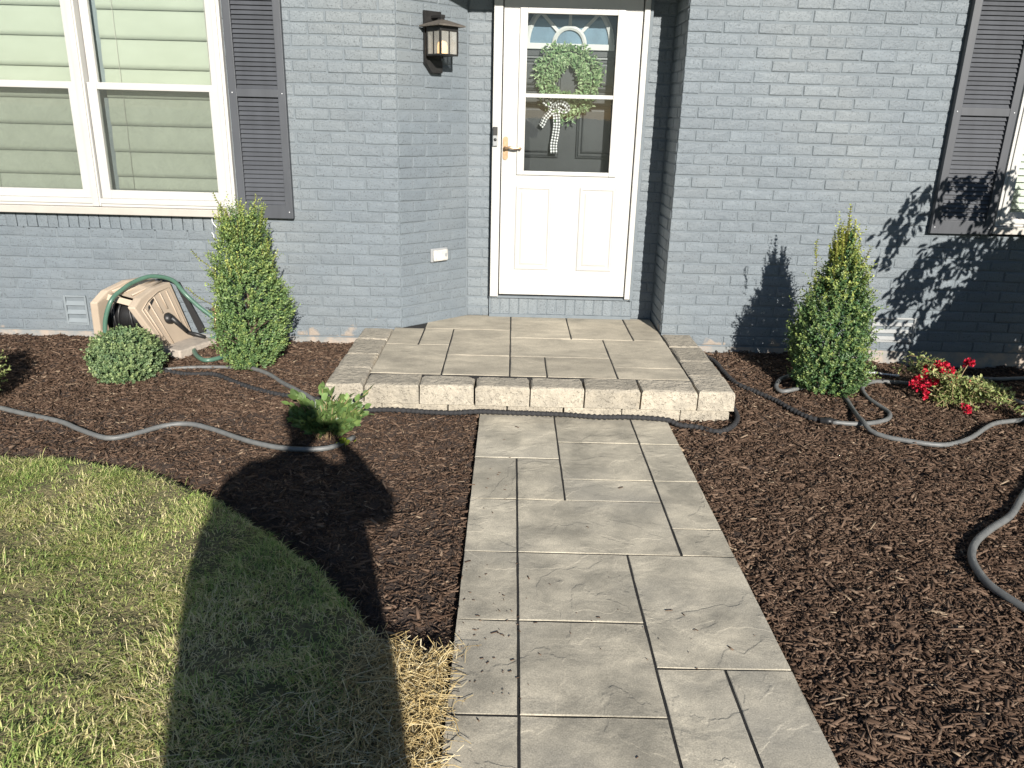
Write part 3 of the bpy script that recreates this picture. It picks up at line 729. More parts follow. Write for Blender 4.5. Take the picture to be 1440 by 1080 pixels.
# ---- shutters, each with louvres
def shutter(x0, x1, z0, z1, label):
    b = MB(); y0, y1 = 4.985, 5.022; sw = .046
    b.box(x0, x0+sw, y0, y1, z0, z1, bev=.003); b.box(x1-sw, x1, y0, y1, z0, z1, bev=.003)
    for a, c in ((z0, z0+.082), (1.553, 1.598), (z1-.082, z1)): b.box(x0+sw-.001, x1-sw+.001, y0+.002, y1-.001, a, c, bev=.002)
    sh = b.build('shutter', M['shutter'], house); sh['label'] = label
    b = MB(); b.box(x0+.01, x1-.01, 5.018, 5.0265, z0+.01, z1-.01); b.build('back_panel', M['shutter'], sh)
    lv = MB(); w = (x1-x0)/2-sw+.002
    lv.prism([(-.009, -.0118), (-.006, -.0128), (.009, .0128), (.005, .0136)], 0, -w, w)
    lm = lv.mesh('louver'); lm.materials.append(M['shutter'])
    for a, c in ((z0+.082, 1.553), (1.598, z1-.082)):
        n = int(round((c-a)/.0257))
        for k in range(n):
            o = bpy.data.objects.new('louver', lm); place(o, ((x0+x1)/2, 5.006, a+(k+.5)*(c-a)/n), sh)
    for (sx, sz) in ((x0+.02, 1.575), (x1-.02, 1.575), (x1-.022, z0+.04), (x0+.02, z0+.04)):
        b = MB(); b.lathe([(.004, 0), (.003, .003)], (sx, y0, sz), (0, -1, 0), 8); b.build('screw', M['cable'], sh)
shutter(-1.692, -1.357, .843, 2.31, 'charcoal louvred shutter beside the double window')
shutter(2.622, 3.003, .853, 2.31, 'charcoal louvred shutter beside the right window')
shutter(-3.80, -3.465, .843, 2.31, 'charcoal louvred shutter left of the double window')

# ---- storm door, black inner door
sd = MB()
GX0, GX1, GZ0, GZ1 = .072, .634, 1.142, 2.088
y0, y1 = 5.362, 5.402
sd.box(-.074, GX0, y0, y1, .316, 2.25, bev=.003); sd.box(GX1, .786, y0, y1, .316, 2.25, bev=.003)
sd.box(GX0-.001, GX1+.001, y0+.001, y1-.001, .317, GZ0, bev=.002); sd.box(GX0-.001, GX1+.001, y0+.001, y1-.001, GZ1, 2.249, bev=.002)
door = sd.build('storm_door', M['door'], house); door['label'] = 'white storm door with half glass and two raised lower panels'
b = MB(); b.box(-.136, -.080, 5.345, 5.46, .302, 2.33, bev=.004); b.box(-.108, -.082, 5.352, 5.40, .3025, 2.30, bev=.003)
b.box(.792, .828, 5.345, 5.46, .302, 2.33, bev=.004); b.box(-.08, .792, 5.35, 5.455, 2.256, 2.328, bev=.004)
b.build('door_frame', M['door'], house)
b = MB(); b.box(.829, .849, 5.356, 5.43, .29, 2.36, bev=.003); b.build('frame_edge', M['mortar'], house)
def raised_panel(b, x0, x1, z0, z1, yf, sgn=-1, w=.030):
    """picture-frame moulding with a raised field"""
    for (a, h) in ((0, .004), (w*.55, .0015), (w, .005)):
        pass
    prof = [(0, 0), (.006, .006), (.014, .007), (.022, .001), (.034, .001), (.044, .006), (.052, .0065)]
    vs = []; n = len(prof)
    for (i, h) in prof:
        for (x, z) in ((x0+i, z0+i), (x1-i, z0+i), (x1-i, z1-i), (x0+i, z1-i)): vs.append((x, yf+sgn*h, z))
    fs = []
    for k in range(n-1):
        for i in range(4): fs.append((k*4+i, k*4+(i+1) % 4, (k+1)*4+(i+1) % 4, (k+1)*4+i))
    fs.append(tuple(range((n-1)*4, n*4))); b.add(vs, fs)
for (x0, x1) in ((.025, .262), (.448, .686)):
    b = MB(); raised_panel(b, x0, x1, .49, 1.047, y0-.0003); b.build('panel', M['door'], door)
b = MB(); rect_frame(b, .026, .678, 1.118, 2.118, .048, 5.349, 5.3618, bev=.004, wt=.032, wb=.026); b.box(GX0+.001, GX1-.001, 5.355, 5.385, 1.597, 1.621, bev=.003); b.build('glass_frame', M['door'], door)
b = MB(); b.box(GX0+.001, GX1-.001, 5.376, 5.379, 1.622, GZ1-.001); b.build('glass_pane', M['doorglass'], door)
b = MB(); b.box(GX0+.001, GX1-.001, 5.387, 5.390, GZ0+.001, 1.597); b.build('glass_pane', M['doorglass'], door)
b = MB(); b.box(-.073, .785, 5.3585, 5.3615, .318, .352, bev=.001); b.build('kick_sweep', M['door'], door)
b = MB()
pl = []
for k in range(20):
    a = 2*math.pi*k/20; pl.append((-.049+.017*math.cos(a), 1.283+(.056 if math.sin(a) > 0 else -.056)+.017*math.sin(a)))
b.prism([(p[0], p[1]) for p in pl], 1, 5.355, 5.3615)
b.lathe([(.013, 0), (.013, .012), (.009, .016), (.009, .034)], (-.049, 5.355, 1.283), (0, -1, 0), 16)
b.tube(spline([(-.052, 5.323, 1.284), (-.02, 5.318, 1.289), (.015, 5.320, 1.284), (.04, 5.323, 1.288), (.050, 5.326, 1.279)], .008), [.009]+[.0075]*40, 10) if False else b.tube(spline([(-.052, 5.323, 1.284), (-.02, 5.318, 1.289), (.015, 5.320, 1.284), (.04, 5.323, 1.288), (.050, 5.326, 1.279)], .008), .0078, 10)
b.build('handle', M['brass'], door)
# inner door
b = MB(); b.box(-.09, .80, 5.505, 5.55, .30, 2.34)
inner = b.build('inner_door', M['black'], house); inner['label'] = 'black panelled entry door behind the storm door glass'
for (x0, x1, z0, z1) in ((.02, .30, 1.22, 1.575), (.415, .695, 1.22, 1.575), (.02, .30, 1.64, 1.855), (.415, .695, 1.64, 1.855), (.02, .30, .45, 1.1), (.415, .695, .45, 1.1)):
    b = MB(); raised_panel(b, x0, x1, z0, z1, 5.5047); b.build('panel', M['black'], inner)
b = MB(); b.box(-.10, -.0901, 5.405, 5.55, .31, 2.33); b.box(.8001, .81, 5.405, 5.55, .31, 2.33); b.build('door_jamb', M['door'], house)
# fan light: glass, base bar, arches and spokes
FC = (.345, 1.925); RO = .27
b = MB(); pts = [(FC[0]+(RO+.01)*math.cos(math.pi*k/24), FC[1]+(RO+.01)*math.sin(math.pi*k/24)) for k in range(25)]
b.prism([(p[0], p[1]) for p in pts], 1, 5.5005, 5.504); b.build('fan_glass', M['doorglass'], inner)
m_ = MB(); m_.prism([(p[0], p[1]) for p in pts], 1, 5.5042, 5.5048); m_.build('fan_backing', mat('painted_sky_reflection', (.16, .24, .32), (.10, .15, .21), scale=7, rough=.5), inner)  # blue sheet behind the fan glass, coloured to stand in for reflected sky
b = MB(); b.box(FC[0]-RO-.02, FC[0]+RO+.02, 5.486, 5.5, FC[1]-.032, FC[1]+.004, bev=.003)
def arc_bar(b, r, w, a0=0, a1=math.pi):
    n = 28; vs = []; fs = []
    for k in range(n+1):
        a = a0+(a1-a0)*k/n
        for (rr_, y) in ((r-w/2, 5.5), (r-w/2, 5.490), (r, 5.486), (r+w/2, 5.490), (r+w/2, 5.5)):
            vs.append((FC[0]+rr_*math.cos(a), y, FC[1]+rr_*math.sin(a)))
    for k in range(n):
        for i in range(4): fs.append((k*5+i, k*5+i+1, (k+1)*5+i+1, (k+1)*5+i))
    b.add(vs, fs)
arc_bar(b, .098, .026); arc_bar(b, RO, .034)
for a in (45, 90, 135):
    a = math.radians(a); d = Vector((math.cos(a), 0, math.sin(a))); s = Vector((-d.z, 0, d.x))
    c0 = Vector((FC[0], 0, FC[1]))+d*.106; c1 = Vector((FC[0], 0, FC[1]))+d*(RO-.012)
    vs = [c0-s*.010+Vector((0, 5.5, 0)), c0+s*.010+Vector((0, 5.5, 0)), c0+s*.010+Vector((0, 5.488, 0)), c0-s*.010+Vector((0, 5.488, 0)), c1-s*.010+Vector((0, 5.5, 0)), c1+s*.010+Vector((0, 5.5, 0)), c1+s*.010+Vector((0, 5.488, 0)), c1-s*.010+Vector((0, 5.488, 0))]
    b.add(vs, [(0, 1, 2, 3), (7, 6, 5, 4), (0, 4, 5, 1), (1, 5, 6, 2), (2, 6, 7, 3), (3, 7, 4, 0)])
b.build('fan_grille', M['door'], inner)

# ---- vents
def vent(x0, x1, z0, z1, mt, label):
    b = MB(); rect_frame(b, x0, x1, z0, z1, .012, YW-.008, YW+.03, bev=.002)
    b.box(x0+.01, x1-.01, YW+.03, YW+.034, z0+.01, z1-.01)
    v = b.build('vent', mt, house); v['label'] = label
    n = 3; h = (z1-z0-.024)/n
    for k in range(n):
        zz = z0+.012+h*k; s = MB(); s.prism([(YW-.010, zz+.004), (YW-.006, zz+.002), (YW+.024, zz+h*.93), (YW+.020, zz+h*.96)], 0, x0+.012, x1-.012); s.build('vent_slat', mt, v)
vent(-2.895, -2.75, .115, .312, M['vent'], 'grey louvred vent behind the hose reel')
vent(2.38, 2.665, .132, .298, M['ventwhite'], 'white louvred foundation vent behind the right shrub')

# ================================================================== things on the walls
# lantern on the angled wall
ANG = math.atan2(ul.y, ul.x)
def angM(s, out, z):      # local frame on the angled wall: x along wall, -y out of the wall
    P = Vector((-.70, YW, 0))+Vector((ul.x, ul.y, 0))*s+Vector((nl.x, nl.y, 0))*out+Vector((0, 0, z))
    return Matrix.Translation(P)@Matrix.Rotation(ANG, 4, 'Z')
LS = .255
lm = angM(LS, 0, 1.895)
lan = thing('wall_lantern', lm.translation, 'bronze square wall lantern with glowing amber bulb on the angled wall', 'lantern')
b = MB(); b.prism([(-.062, .17), (.062, .17), (.062, -.175), (-.02, -.175), (-.062, -.125)], 1, -.022, -.004, lm); b.build('backplate', M['bronze'], lan)
b = MB(); b.prism([(-.060, -.105), (.060, -.105), (.060, -.174), (-.02, -.174), (-.06, -.124)], 1, -.036, -.0222, lm)
b.build('arm_cover', M['bronze'], lan); b = MB()
b.box(-.016, .016, -.12, -.02, .128, .145, lm, bev=.003); b.box(-.014, .014, -.118, -.09, .105, .14, lm, bev=.003); b.build('arm', M['bronze'], lan)
LC = -.112
b = MB(); q = .098
vs = [lm@Vector(p) for p in ((-q, LC-q, .078), (q, LC-q, .078), (q, LC+q, .078), (-q, LC+q, .078), (-q, LC-q, .086), (q, LC-q, .086), (q, LC+q, .086), (-q, LC+q, .086), (-.02, LC-.02, .116), (.02, LC-.02, .116), (.02, LC+.02, .116), (-.02, LC+.02, .116))]
b.add(vs, [(3, 2, 1, 0), (0, 1, 5, 4), (1, 2, 6, 5), (2, 3, 7, 6), (3, 0, 4, 7), (4, 5, 9, 8), (5, 6, 10, 9), (6, 7, 11, 10), (7, 4, 8, 11), (8, 9, 10, 11)]); b.build('roof', M['roofcap'], lan)
b = MB(); q = .068
b.box(-q, q, LC-q, LC+q, .052, .0775, lm, bev=.003); b.box(-q, q, LC-q, LC+q, -.082, -.072, lm, bev=.002)
for sx in (-1, 1):
    for sy_ in (-1, 1): b.box(sx*q-.005*(1+sx), sx*q+.005*(1-sx), LC+sy_*q-.005*(1+sy_), LC+sy_*q+.005*(1-sy_), -.072, .052, lm)
for (px, py) in ((0, -q), (0, q), (-q, 0), (q, 0)):
    b.box(px-.0035 if py else px-.003*(1+np.sign(px)), px+.0035 if py else px+.003*(1-np.sign(px)), LC+py-.003*(1+np.sign(py)) if py else LC-.0035, LC+py+.003*(1-np.sign(py)) if py else LC+.0035, -.072, .052, lm)
b.lathe([(.003, 0), (.006, .006), (.004, .014)], lm@Vector((0, LC, -.097)), (0, 0, 1), 8); b.build('cage', M['bronze'], lan)
for (x0, x1, ya, yb) in ((-.058, .058, LC-q+.004, LC-q+.006), (-q+.004, -q+.006, LC-.058, LC+.058), (q-.006, q-.004, LC-.058, LC+.058), (-.058, .058, LC+q-.006, LC+q-.004)):
    b = MB(); b.box(x0, x1, ya, yb, -.0715, .0515, lm); b.build('pane', M['seeded'], lan)
b = MB(); b.lathe([(.024, -.072), (.030, -.066), (.031, -.03), (.027, -.008), (.012, .002)], lm@Vector((0, LC, 0)), (0, 0, 1), 16); b.build('bulb', M['flame'], lan)
# outlet cover low on the angled wall
om = angM(.30, 0, .60)
ou = thing('outlet_cover', om.translation, 'small clear fronted outlet cover low on the angled wall', 'outlet')
b = MB(); b.box(-.068, .068, -.016, 0.0, -.045, .045, om, bev=.006); b.build('housing', M['grey_plastic'], ou)
b = MB(); b.box(-.058, .058, -.036, -.0162, -.037, .037, om, bev=.009); b.build('cover', mat('cloudy_cover', (.62, .60, .56), (.40, .39, .37), scale=22, rough=.25), ou)
b = MB(); b.box(.03, .046, -.038, -.0362, -.01, .012, om, bev=.001); b.build('latch', M['grey_plastic'], ou)
# doorbell on the door frame
db = thing('doorbell', (-.117, 5.345, 1.355), 'black and silver doorbell on the white left door frame', 'doorbell')
b = MB(); b.box(-.132, -.101, 5.325, 5.3448, 1.295, 1.415, bev=.006); b.build('housing', M['grey_plastic'], db)
b = MB(); b.box(-.131, -.102, 5.321, 5.3249, 1.362, 1.414, bev=.002); b.build('camera_face', M['blackplastic'], db)
b = MB(); b.lathe([(.010, 0), (.009, .003)], (-.1165, 5.3249, 1.335), (0, -1, 0), 16); b.build('button', M['blackplastic'], db)
# loose white cable under the window
b = MB(); b.tube(spline([(-1.865, 5.018, .852), (-1.875, 5.012, .82), (-1.862, 5.008, .79), (-1.835, 5.006, .768), (-1.80, 5.01, .757), (-1.765, 5.014, .752)], .01), .0032, 6); b.tube(spline([(-1.885, 5.012, .742), (-1.874, 5.009, .728), (-1.872, 5.012, .70)], .01), .0032, 6)
tag(b.build('cable', M['cable']), 'loose white cable hanging below the double window sill', 'cable')

# ================================================================== FOLIAGE
def leaves(pos, axis, nrm, L, Wd, tint, name, mt, parent, curl=.12, n6=True):
    """six point folded leaves"""
    n = len(pos); axis = axis/np.linalg.norm(axis, axis=1)[:, None]
    side = np.cross(axis, nrm); side /= np.maximum(np.linalg.norm(side, axis=1), 1e-6)[:, None]; up = np.cross(side, axis)
    V = np.zeros((n, 6, 3)); L = L[:, None]; Wd = Wd[:, None]
    V[:, 0] = pos; V[:, 3] = pos+axis*L-up*L*curl
    V[:, 1] = pos+axis*L*.3+side*Wd*.46+up*Wd*.18; V[:, 2] = pos+axis*L*.72+side*Wd*.40+up*Wd*.10
    V[:, 5] = pos+axis*L*.3-side*Wd*.46+up*Wd*.18; V[:, 4] = pos+axis*L*.72-side*Wd*.40+up*Wd*.10
    me = batch(name, 6, [(0, 1, 2, 3), (0, 3, 4, 5)], n, V, np.repeat(tint, 6))
    return link_mesh(name, me, mt, parent)

def unit(v): return v/np.maximum(np.linalg.norm(v, axis=-1, keepdims=True), 1e-9)

def shrub(c, prof, H, nspr, leafL, leafW, seed, sprig=(.05, .10), upw=1.0, ntip=.45, lump=.30, nleaf=11, flat=None, tipz=.35):
    """sprigs of paired leaves over a lumpy volume; prof(t) gives the radius at height t*H"""
    r = np.random.default_rng(seed)
    t = r.uniform(0, 1, nspr*3); th = r.uniform(0, 2*np.pi, nspr*3)
    rad = prof(t); keep = r.uniform(0, rad.max(), nspr*3) < rad+.02; t, th, rad = t[keep][:nspr], th[keep][:nspr], rad[keep][:nspr]
    n = len(t)
    lum = 1+lump*2*(vnoise(np.cos(th)*2.2+t*5, np.sin(th)*2.2+t*4, seed)-.5)
    dep = 1-np.abs(r.normal(0, .16, n)); dep = np.where(r.uniform(0, 1, n) < .25, r.uniform(.25, .8, n), dep)
    rr_ = rad*lum*dep
    out = np.stack([np.cos(th), np.sin(th), np.zeros(n)], 1)
    base = np.stack([c[0]+rr_*np.cos(th), c[1]+rr_*np.sin(th), c[2]+t*H], 1)
    d = unit(out*r.uniform(.35, 1.0, n)[:, None]+np.array([0, 0, upw])*r.uniform(.5, 1.2, n)[:, None]+r.normal(0, .22, (n, 3)))
    if flat is not None: d = unit(d+flat*(base-np.array(c))*0)
    long_ = (r.uniform(0, 1, n) < .10) & (dep > .85)
    SL = r.uniform(*sprig, n)*np.where(long_, 1.7, 1)*(1+7*np.maximum(0, t-.86)*(upw > .9)*r.uniform(.2, 1, n))
    d = np.where((t > .82)[:, None] & (upw > .9), unit(d+np.array([0, 0, 1.4])), d)
    tipn = r.uniform(0, 1, n)*ntip+tipz*np.clip((t-.55)*1.6, 0, 1)
    k = np.arange(nleaf)/(nleaf-1)
    a1 = unit(np.cross(d, r.normal(0, 1, (n, 3)))); a2 = np.cross(d, a1)
    ph = (np.arange(nleaf)*np.pi*.5+np.pi*(np.arange(nleaf) % 2))
    side = a1[:, None, :]*np.cos(ph)[None, :, None]+a2[:, None, :]*np.sin(ph)[None, :, None]
    pos = base[:, None, :]+d[:, None, :]*(SL[:, None]*k[None, :])[:, :, None]
    ax = unit(d[:, None, :]*r.uniform(.5, 1.0, (n, nleaf))[:, :, None]+side*r.uniform(.5, 1.0, (n, nleaf))[:, :, None])
    nr = unit(d[:, None, :]-.3*side+r.normal(0, .25, (n, nleaf, 3)))
    tn = np.clip(tipn[:, None]*(.1+1.0*k[None, :]**2)+(dep[:, None] > .9)*.05, 0, 1)*(dep[:, None] > .7)
    sz = r.uniform(.75, 1.2, (n, nleaf))*(1-.25*k[None, :]**2)
    f = lambda a: a.reshape(-1, *a.shape[2:])
    return f(pos), f(ax), f(nr), f(sz)*leafL, f(sz)*leafW, f(tn), base, d, SL

def make_shrub(name, c, prof, H, nspr, leafL, leafW, seed, label, cat, mt, group=None, extra=None, trunk=.012, stem_col='bark', shoots=0, **kw):
    t = thing(name, c, label, cat, group)
    p, a, nr, L, Wd, tn, base, d, SL = shrub(c, prof, H, nspr, leafL, leafW, seed, **kw)
    if extra:
        for e in extra:
            r = np.random.default_rng(seed+9); st = [Vector(q) for q in e]; S = spline(st, .012)
            pp = np.array([tuple(q) for q in S for _ in range(2)]); m_ = len(pp)
            tang = unit(np.gradient(np.array([tuple(q) for q in S]), axis=0)); tang = np.repeat(tang, 2, 0)
            sd_ = unit(np.cross(tang, r.normal(0, 1, (m_, 3))))
            p = np.concatenate([p, pp]); a = np.concatenate([a, unit(tang*.8+sd_)]); nr = np.concatenate([nr, unit(tang+r.normal(0, .3, (m_, 3)))])
            L = np.concatenate([L, np.full(m_, leafL)]); Wd = np.concatenate([Wd, np.full(m_, leafW)]); tn = np.concatenate([tn, np.full(m_, .65)])
    r0 = random.Random(seed+3); extra = list(extra or [])
    sh_ = []
    for i in range(shoots):
        tt = r0.uniform(.55, .97); R_ = float(prof(np.array([tt]))[0])*r0.uniform(.3, 1.05); th = r0.uniform(0, 6.283); ln = r0.uniform(.08, .17)*(1 if tt > .8 else .75)
        q = Vector((c[0]+R_*math.cos(th), c[1]+R_*math.sin(th), c[2]+tt*H)); ou_ = .35*(1-tt)+.10
        sh_.append([q, q+Vector((math.cos(th)*ln*.5*ou_*1.5, math.sin(th)*ln*.5*ou_*1.5, ln*.5)), q+Vector((math.cos(th)*ln*ou_*1.2+r0.gauss(0, .008), math.sin(th)*ln*ou_*1.2, ln))])
    if sh_:
        r1 = np.random.default_rng(seed+5)
        for e in sh_:
            S = spline(e, .009); pp = np.array([tuple(q) for q in S for _ in range(2)]); m_ = len(pp)
            tang = np.repeat(unit(np.gradient(np.array([tuple(q) for q in S]), axis=0)), 2, 0); sd_ = unit(np.cross(tang, r1.normal(0, 1, (m_, 3))))
            kk = np.linspace(0, 1, m_)
            p = np.concatenate([p, pp]); a = np.concatenate([a, unit(tang*.9+sd_*.8)]); nr = np.concatenate([nr, unit(tang-.3*sd_+r1.normal(0, .3, (m_, 3)))])
            L = np.concatenate([L, leafL*(1.05-.3*kk)]); Wd = np.concatenate([Wd, leafW*(1.05-.3*kk)]); tn = np.concatenate([tn, np.clip(.35+.6*kk, 0, 1)])
    leaves(p, a, nr, L, Wd, tn, 'foliage', mt, t)
    b = MB(); r = random.Random(seed)
    for e in sh_: b.tube(e, .0013, 4)
    b.tube([(c[0], c[1], c[2]-.04), (c[0]+.005, c[1], c[2]+H*.4), (c[0], c[1], c[2]+H*.85)], [trunk, trunk*.7, trunk*.25], 7)
    for i in range(26):
        zz = r.uniform(.04, .75)*H; th = r.uniform(0, 6.283); R = float(prof(np.array([min(.97, zz/H+.12)]))[0])*.85
        b.tube([(c[0], c[1], c[2]+zz*.8), (c[0]+R*.5*math.cos(th), c[1]+R*.5*math.sin(th), c[2]+zz+.02), (c[0]+R*math.cos(th), c[1]+R*math.sin(th), c[2]+zz+.10*H)], [.005, .0035, .0015], 5)
    if extra:
        for e in extra: b.tube(spline(e, .03), .0015, 5)
    b.build('stems', M[stem_col], t)
    return t

def prof_left(t): return np.interp(t, [0, .08, .25, .5, .70, .85, 1.0], [.09, .145, .195, .185, .135, .115, .095])
def prof_right(t): return np.interp(t, [0, .08, .22, .42, .62, .8, .92, 1.0], [.13, .185, .200, .172, .118, .082, .045, .012])
make_shrub('boxwood_shrub', (-1.52, 4.50, .02), prof_left, .88, 2300, .0165, .0095, 61, 'upright conical boxwood with yellow green flat top left of the porch', 'shrub', M['box_leaf'], 'upright boxwoods flanking the porch',
           extra=[[(-1.66, 4.42, .62), (-1.72, 4.38, .68), (-1.76, 4.36, .74)], [(-1.64, 4.40, .40), (-1.74, 4.36, .47), (-1.80, 4.34, .53)], [(-1.55, 4.45, .90), (-1.60, 4.42, .98), (-1.63, 4.42, 1.04)]], ntip=.5, tipz=.45, sprig=(.045, .08), shoots=85)
make_shrub('boxwood_shrub', (1.86, 4.40, .0), prof_right, .86, 2100, .019, .012, 62, 'pointed dark green boxwood with one tall top shoot right of the porch', 'shrub', M['box_leaf_r'], 'upright boxwoods flanking the porch',
           extra=[[(1.84, 4.38, .85), (1.845, 4.37, .95), (1.84, 4.37, 1.07)], [(1.84, 4.38, .8), (1.85, 4.37, .9), (1.85, 4.37, .99)], [(1.70, 4.36, .74), (1.68, 4.35, .82), (1.675, 4.35, .88)], [(1.93, 4.36, .70), (1.96, 4.35, .78), (1.975, 4.35, .85)], [(1.80, 4.38, .8), (1.80, 4.37, .86), (1.79, 4.37, .93)]], ntip=.4, tipz=.75, sprig=(.05, .09), shoots=75)
def prof_ball(t): return .178*np.sqrt(np.clip(1-((t-.45)/.58)**2, .02, 1))
make_shrub('round_boxwood', (-2.18, 4.31, .0), prof_ball, .255, 1500, .017, .0105, 63, 'low round clipped boxwood in front of the hose reel', 'shrub', M['ball_leaf'], upw=.75, ntip=.55, tipz=.2, sprig=(.03, .055), lump=.08)
make_shrub('edge_shrub', (-2.84, 3.84, -.01), lambda t: .165*np.sqrt(np.clip(1-((t-.4)/.62)**2, .02, 1)), .32, 620, .022, .011, 64, 'bright green low shrub cut off by the left edge', 'shrub', M['rose_leaf'], upw=.8, ntip=.4, tipz=.3)

# laurel like bush: every leaf an object
lau = thing('broadleaf_bush', (-.87, 3.56, -.02), 'small broad leaved evergreen bush half in the shadow by the hose', 'bush')
LM = []
for sd_ in range(4):
    r = random.Random(sd_); vs = []; fs = []; n = 6
    for i in range(n+1):
        t = i/n; w = .5*math.sin(math.pi*min(1, t**.85*.97+.02))**.8*.52; z = -.16*t*t*(1+sd_*.25)
        vs += [(t, -w, z+.10*w+r.uniform(-.01, .01)), (t, 0, z-.02), (t, w, z+.10*w+r.uniform(-.01, .01))]
    for i in range(n): fs += [(3*i, 3*i+3, 3*i+4, 3*i+1), (3*i+1, 3*i+4, 3*i+5, 3*i+2)]
    me = bpy.data.meshes.new('leaf'); me.from_pydata(vs, [], fs); me.materials.append(M['laurel_leaf']); me.polygons.foreach_set('use_smooth', [True]*len(fs)); LM.append(me)
r = random.Random(5); stems = MB(); cnt = 0
for i in range(30):
    a = r.uniform(0, 6.283); R = math.sqrt(r.random()); bx, by = -.87+.06*math.cos(a)*R, 3.57+.05*math.sin(a)*R
    tx, ty = -.87+.185*math.cos(a)*R, 3.585+.10*math.sin(a)*R
    if i == 0: tx, ty, hz = -1.06, 3.60, .235
    elif i == 1: tx, ty, hz = -.665, 3.62, .245
    elif i == 2: tx, ty, hz = -.90, 3.62, .23
    elif i == 3: tx, ty, hz = -.68, 3.60, .12
    else: hz = .255-.09*R+r.uniform(-.03, .03)
    S = spline([(bx, by, -.03), ((bx+tx)/2, (by+ty)/2, hz*.55), (tx, ty, hz-.03)], .02); stems.tube(S, .0018, 5)
    nl_ = 10
    for k in range(nl_):
        t = .30+.70*k/(nl_-1); p = S[min(len(S)-1, int(t*(len(S)-1)))]
        tg = (S[-1]-S[max(0, len(S)-3)]).normalized()
        ph = k*2.4+i; sd2 = Vector((math.cos(ph), math.sin(ph), .15))
        up_ = 1.05+1.1*(k/(nl_-1))**2
        ax = (sd2+tg*up_+Vector((0, 0, .25))).normalized()
        zq = ax.to_track_quat('X', 'Z')
        o = bpy.data.objects.new('leaf', LM[r.randrange(4)]); place(o, p, lau)
        o.rotation_mode = 'QUATERNION'; o.rotation_quaternion = zq@Euler((r.gauss(0, .95), 0, 0)).to_quaternion()
        s = r.uniform(.036, .052)*(1 if k < 8 else .85); o.scale = (s, s*1.40, s); cnt += 1
stems.build('stems', M['twig'], lau)
rq = np.random.default_rng(15); n = 420      # the inner leaves that hide one another
th = rq.uniform(0, 6.283, n); ra = np.sqrt(rq.uniform(0, 1, n))*.95; zt = rq.uniform(.0, 1, n)
pos = np.stack([-.87+.175*ra*np.cos(th)*(.55+.6*zt), 3.58+.10*ra*np.sin(th)*(.55+.6*zt), .0+zt*(.150-.05*ra)*np.where(np.cos(th)*ra < -.35, .75, 1)], 1)
ax = unit(np.stack([np.cos(th)*.8, np.sin(th)*.8-.25, rq.uniform(.3, 1.4, n)], 1)+rq.normal(0, .35, (n, 3)))
lv_ = leaves(pos, ax, unit(np.array([0, -.9, .6])+rq.normal(0, .45, (n, 3))), rq.uniform(.032, .05, n), rq.uniform(.020, .030, n), np.clip(rq.normal(.1, .15, n), 0, 1), 'leaf', leafmat('inner_glossy_leaf', (.12, .20, .065), (.075, .135, .045), (.34, .38, .11), rough=.38), lau, curl=.2)
lv_['kind'] = 'stuff'
# a small bright weed beside it
wd = thing('seedling', (-.76, 3.44, -.015), 'tiny bright yellow green seedling beside the broad leaved bush', 'seedling')
r = np.random.default_rng(3); n = 26
leaves(np.array([-.76, 3.44, -.01])+r.normal(0, .012, (n, 3))*np.array([1, 1, .8])+np.array([0, 0, .02]), unit(np.stack([r.normal(0, 1, n), r.normal(0, 1, n), r.uniform(.2, 1, n)], 1)), np.tile([0, 0, 1.], (n, 1))+r.normal(0, .2, (n, 3)), np.full(n, .022), np.full(n, .015), np.full(n, .9), 'foliage', mat('bright_leaf', (.30, .38, .04), rough=.5, trans=.3), wd)
b = MB(); b.tube([(-.76, 3.44, -.03), (-.76, 3.44, .02)], .002, 5); b.build('stem', M['twig'], wd)

# rose bush
rose = thing('rose_bush', (2.56, 4.28, -.02), 'low sprawling rose bush with clusters of red blooms', 'rose bush')
r = np.random.default_rng(8); P0 = []; D = []
cs = MB()
for i in range(64):
    tx = r.uniform(2.34, 2.86); ty = 4.36-.62*(tx-2.45)+r.normal(0, .10); tz = .02+max(0, .15-.26*(tx-2.40))*r.uniform(.2, 1.0)+r.uniform(0, .05)
    S = spline([(2.55+r.normal(0, .05), 4.27+r.normal(0, .05), -.03), ((tx+2.55)/2, (ty+4.27)/2, tz*.8+.03), (tx, ty, tz)], .02); cs.tube(S, .0018, 5)
    for k, q in enumerate(S[2:]):
        for _ in range(4): P0.append(np.array(q)+r.normal(0, .010, 3)); D.append(r.normal(0, 1, 3)+np.array([0, 0, .5]))
P0 = np.array(P0); D = unit(np.array(D)); n = len(P0)
leaves(P0, D, np.array([0, 0, 1.])+r.normal(0, .4, (n, 3)), r.uniform(.016, .03, n), r.uniform(.009, .016, n), np.clip(r.normal(.25, .3, n), 0, 1), 'foliage', M['rose_leaf'], rose)
RF = [(2.475, 4.36, .175), (2.515, 4.35, .185), (2.555, 4.35, .15), (2.665, 4.36, .205), (2.39, 4.36, .10), (2.355, 4.33, .075), (2.43, 4.30, .08), (2.385, 4.28, .035), (2.54, 4.26, .12), (2.635, 4.27, .10), (2.56, 4.12, .005), (2.44, 4.38, .14), (2.50, 4.31, .14)]
for (x, y, z) in RF: cs.tube(spline([(2.55, 4.28, -.02), ((x+2.55)/2, (y+4.28)/2, z*.6), (x, y, z)], .03), .0022, 5)
cs.build('stems', M['twig'], rose)
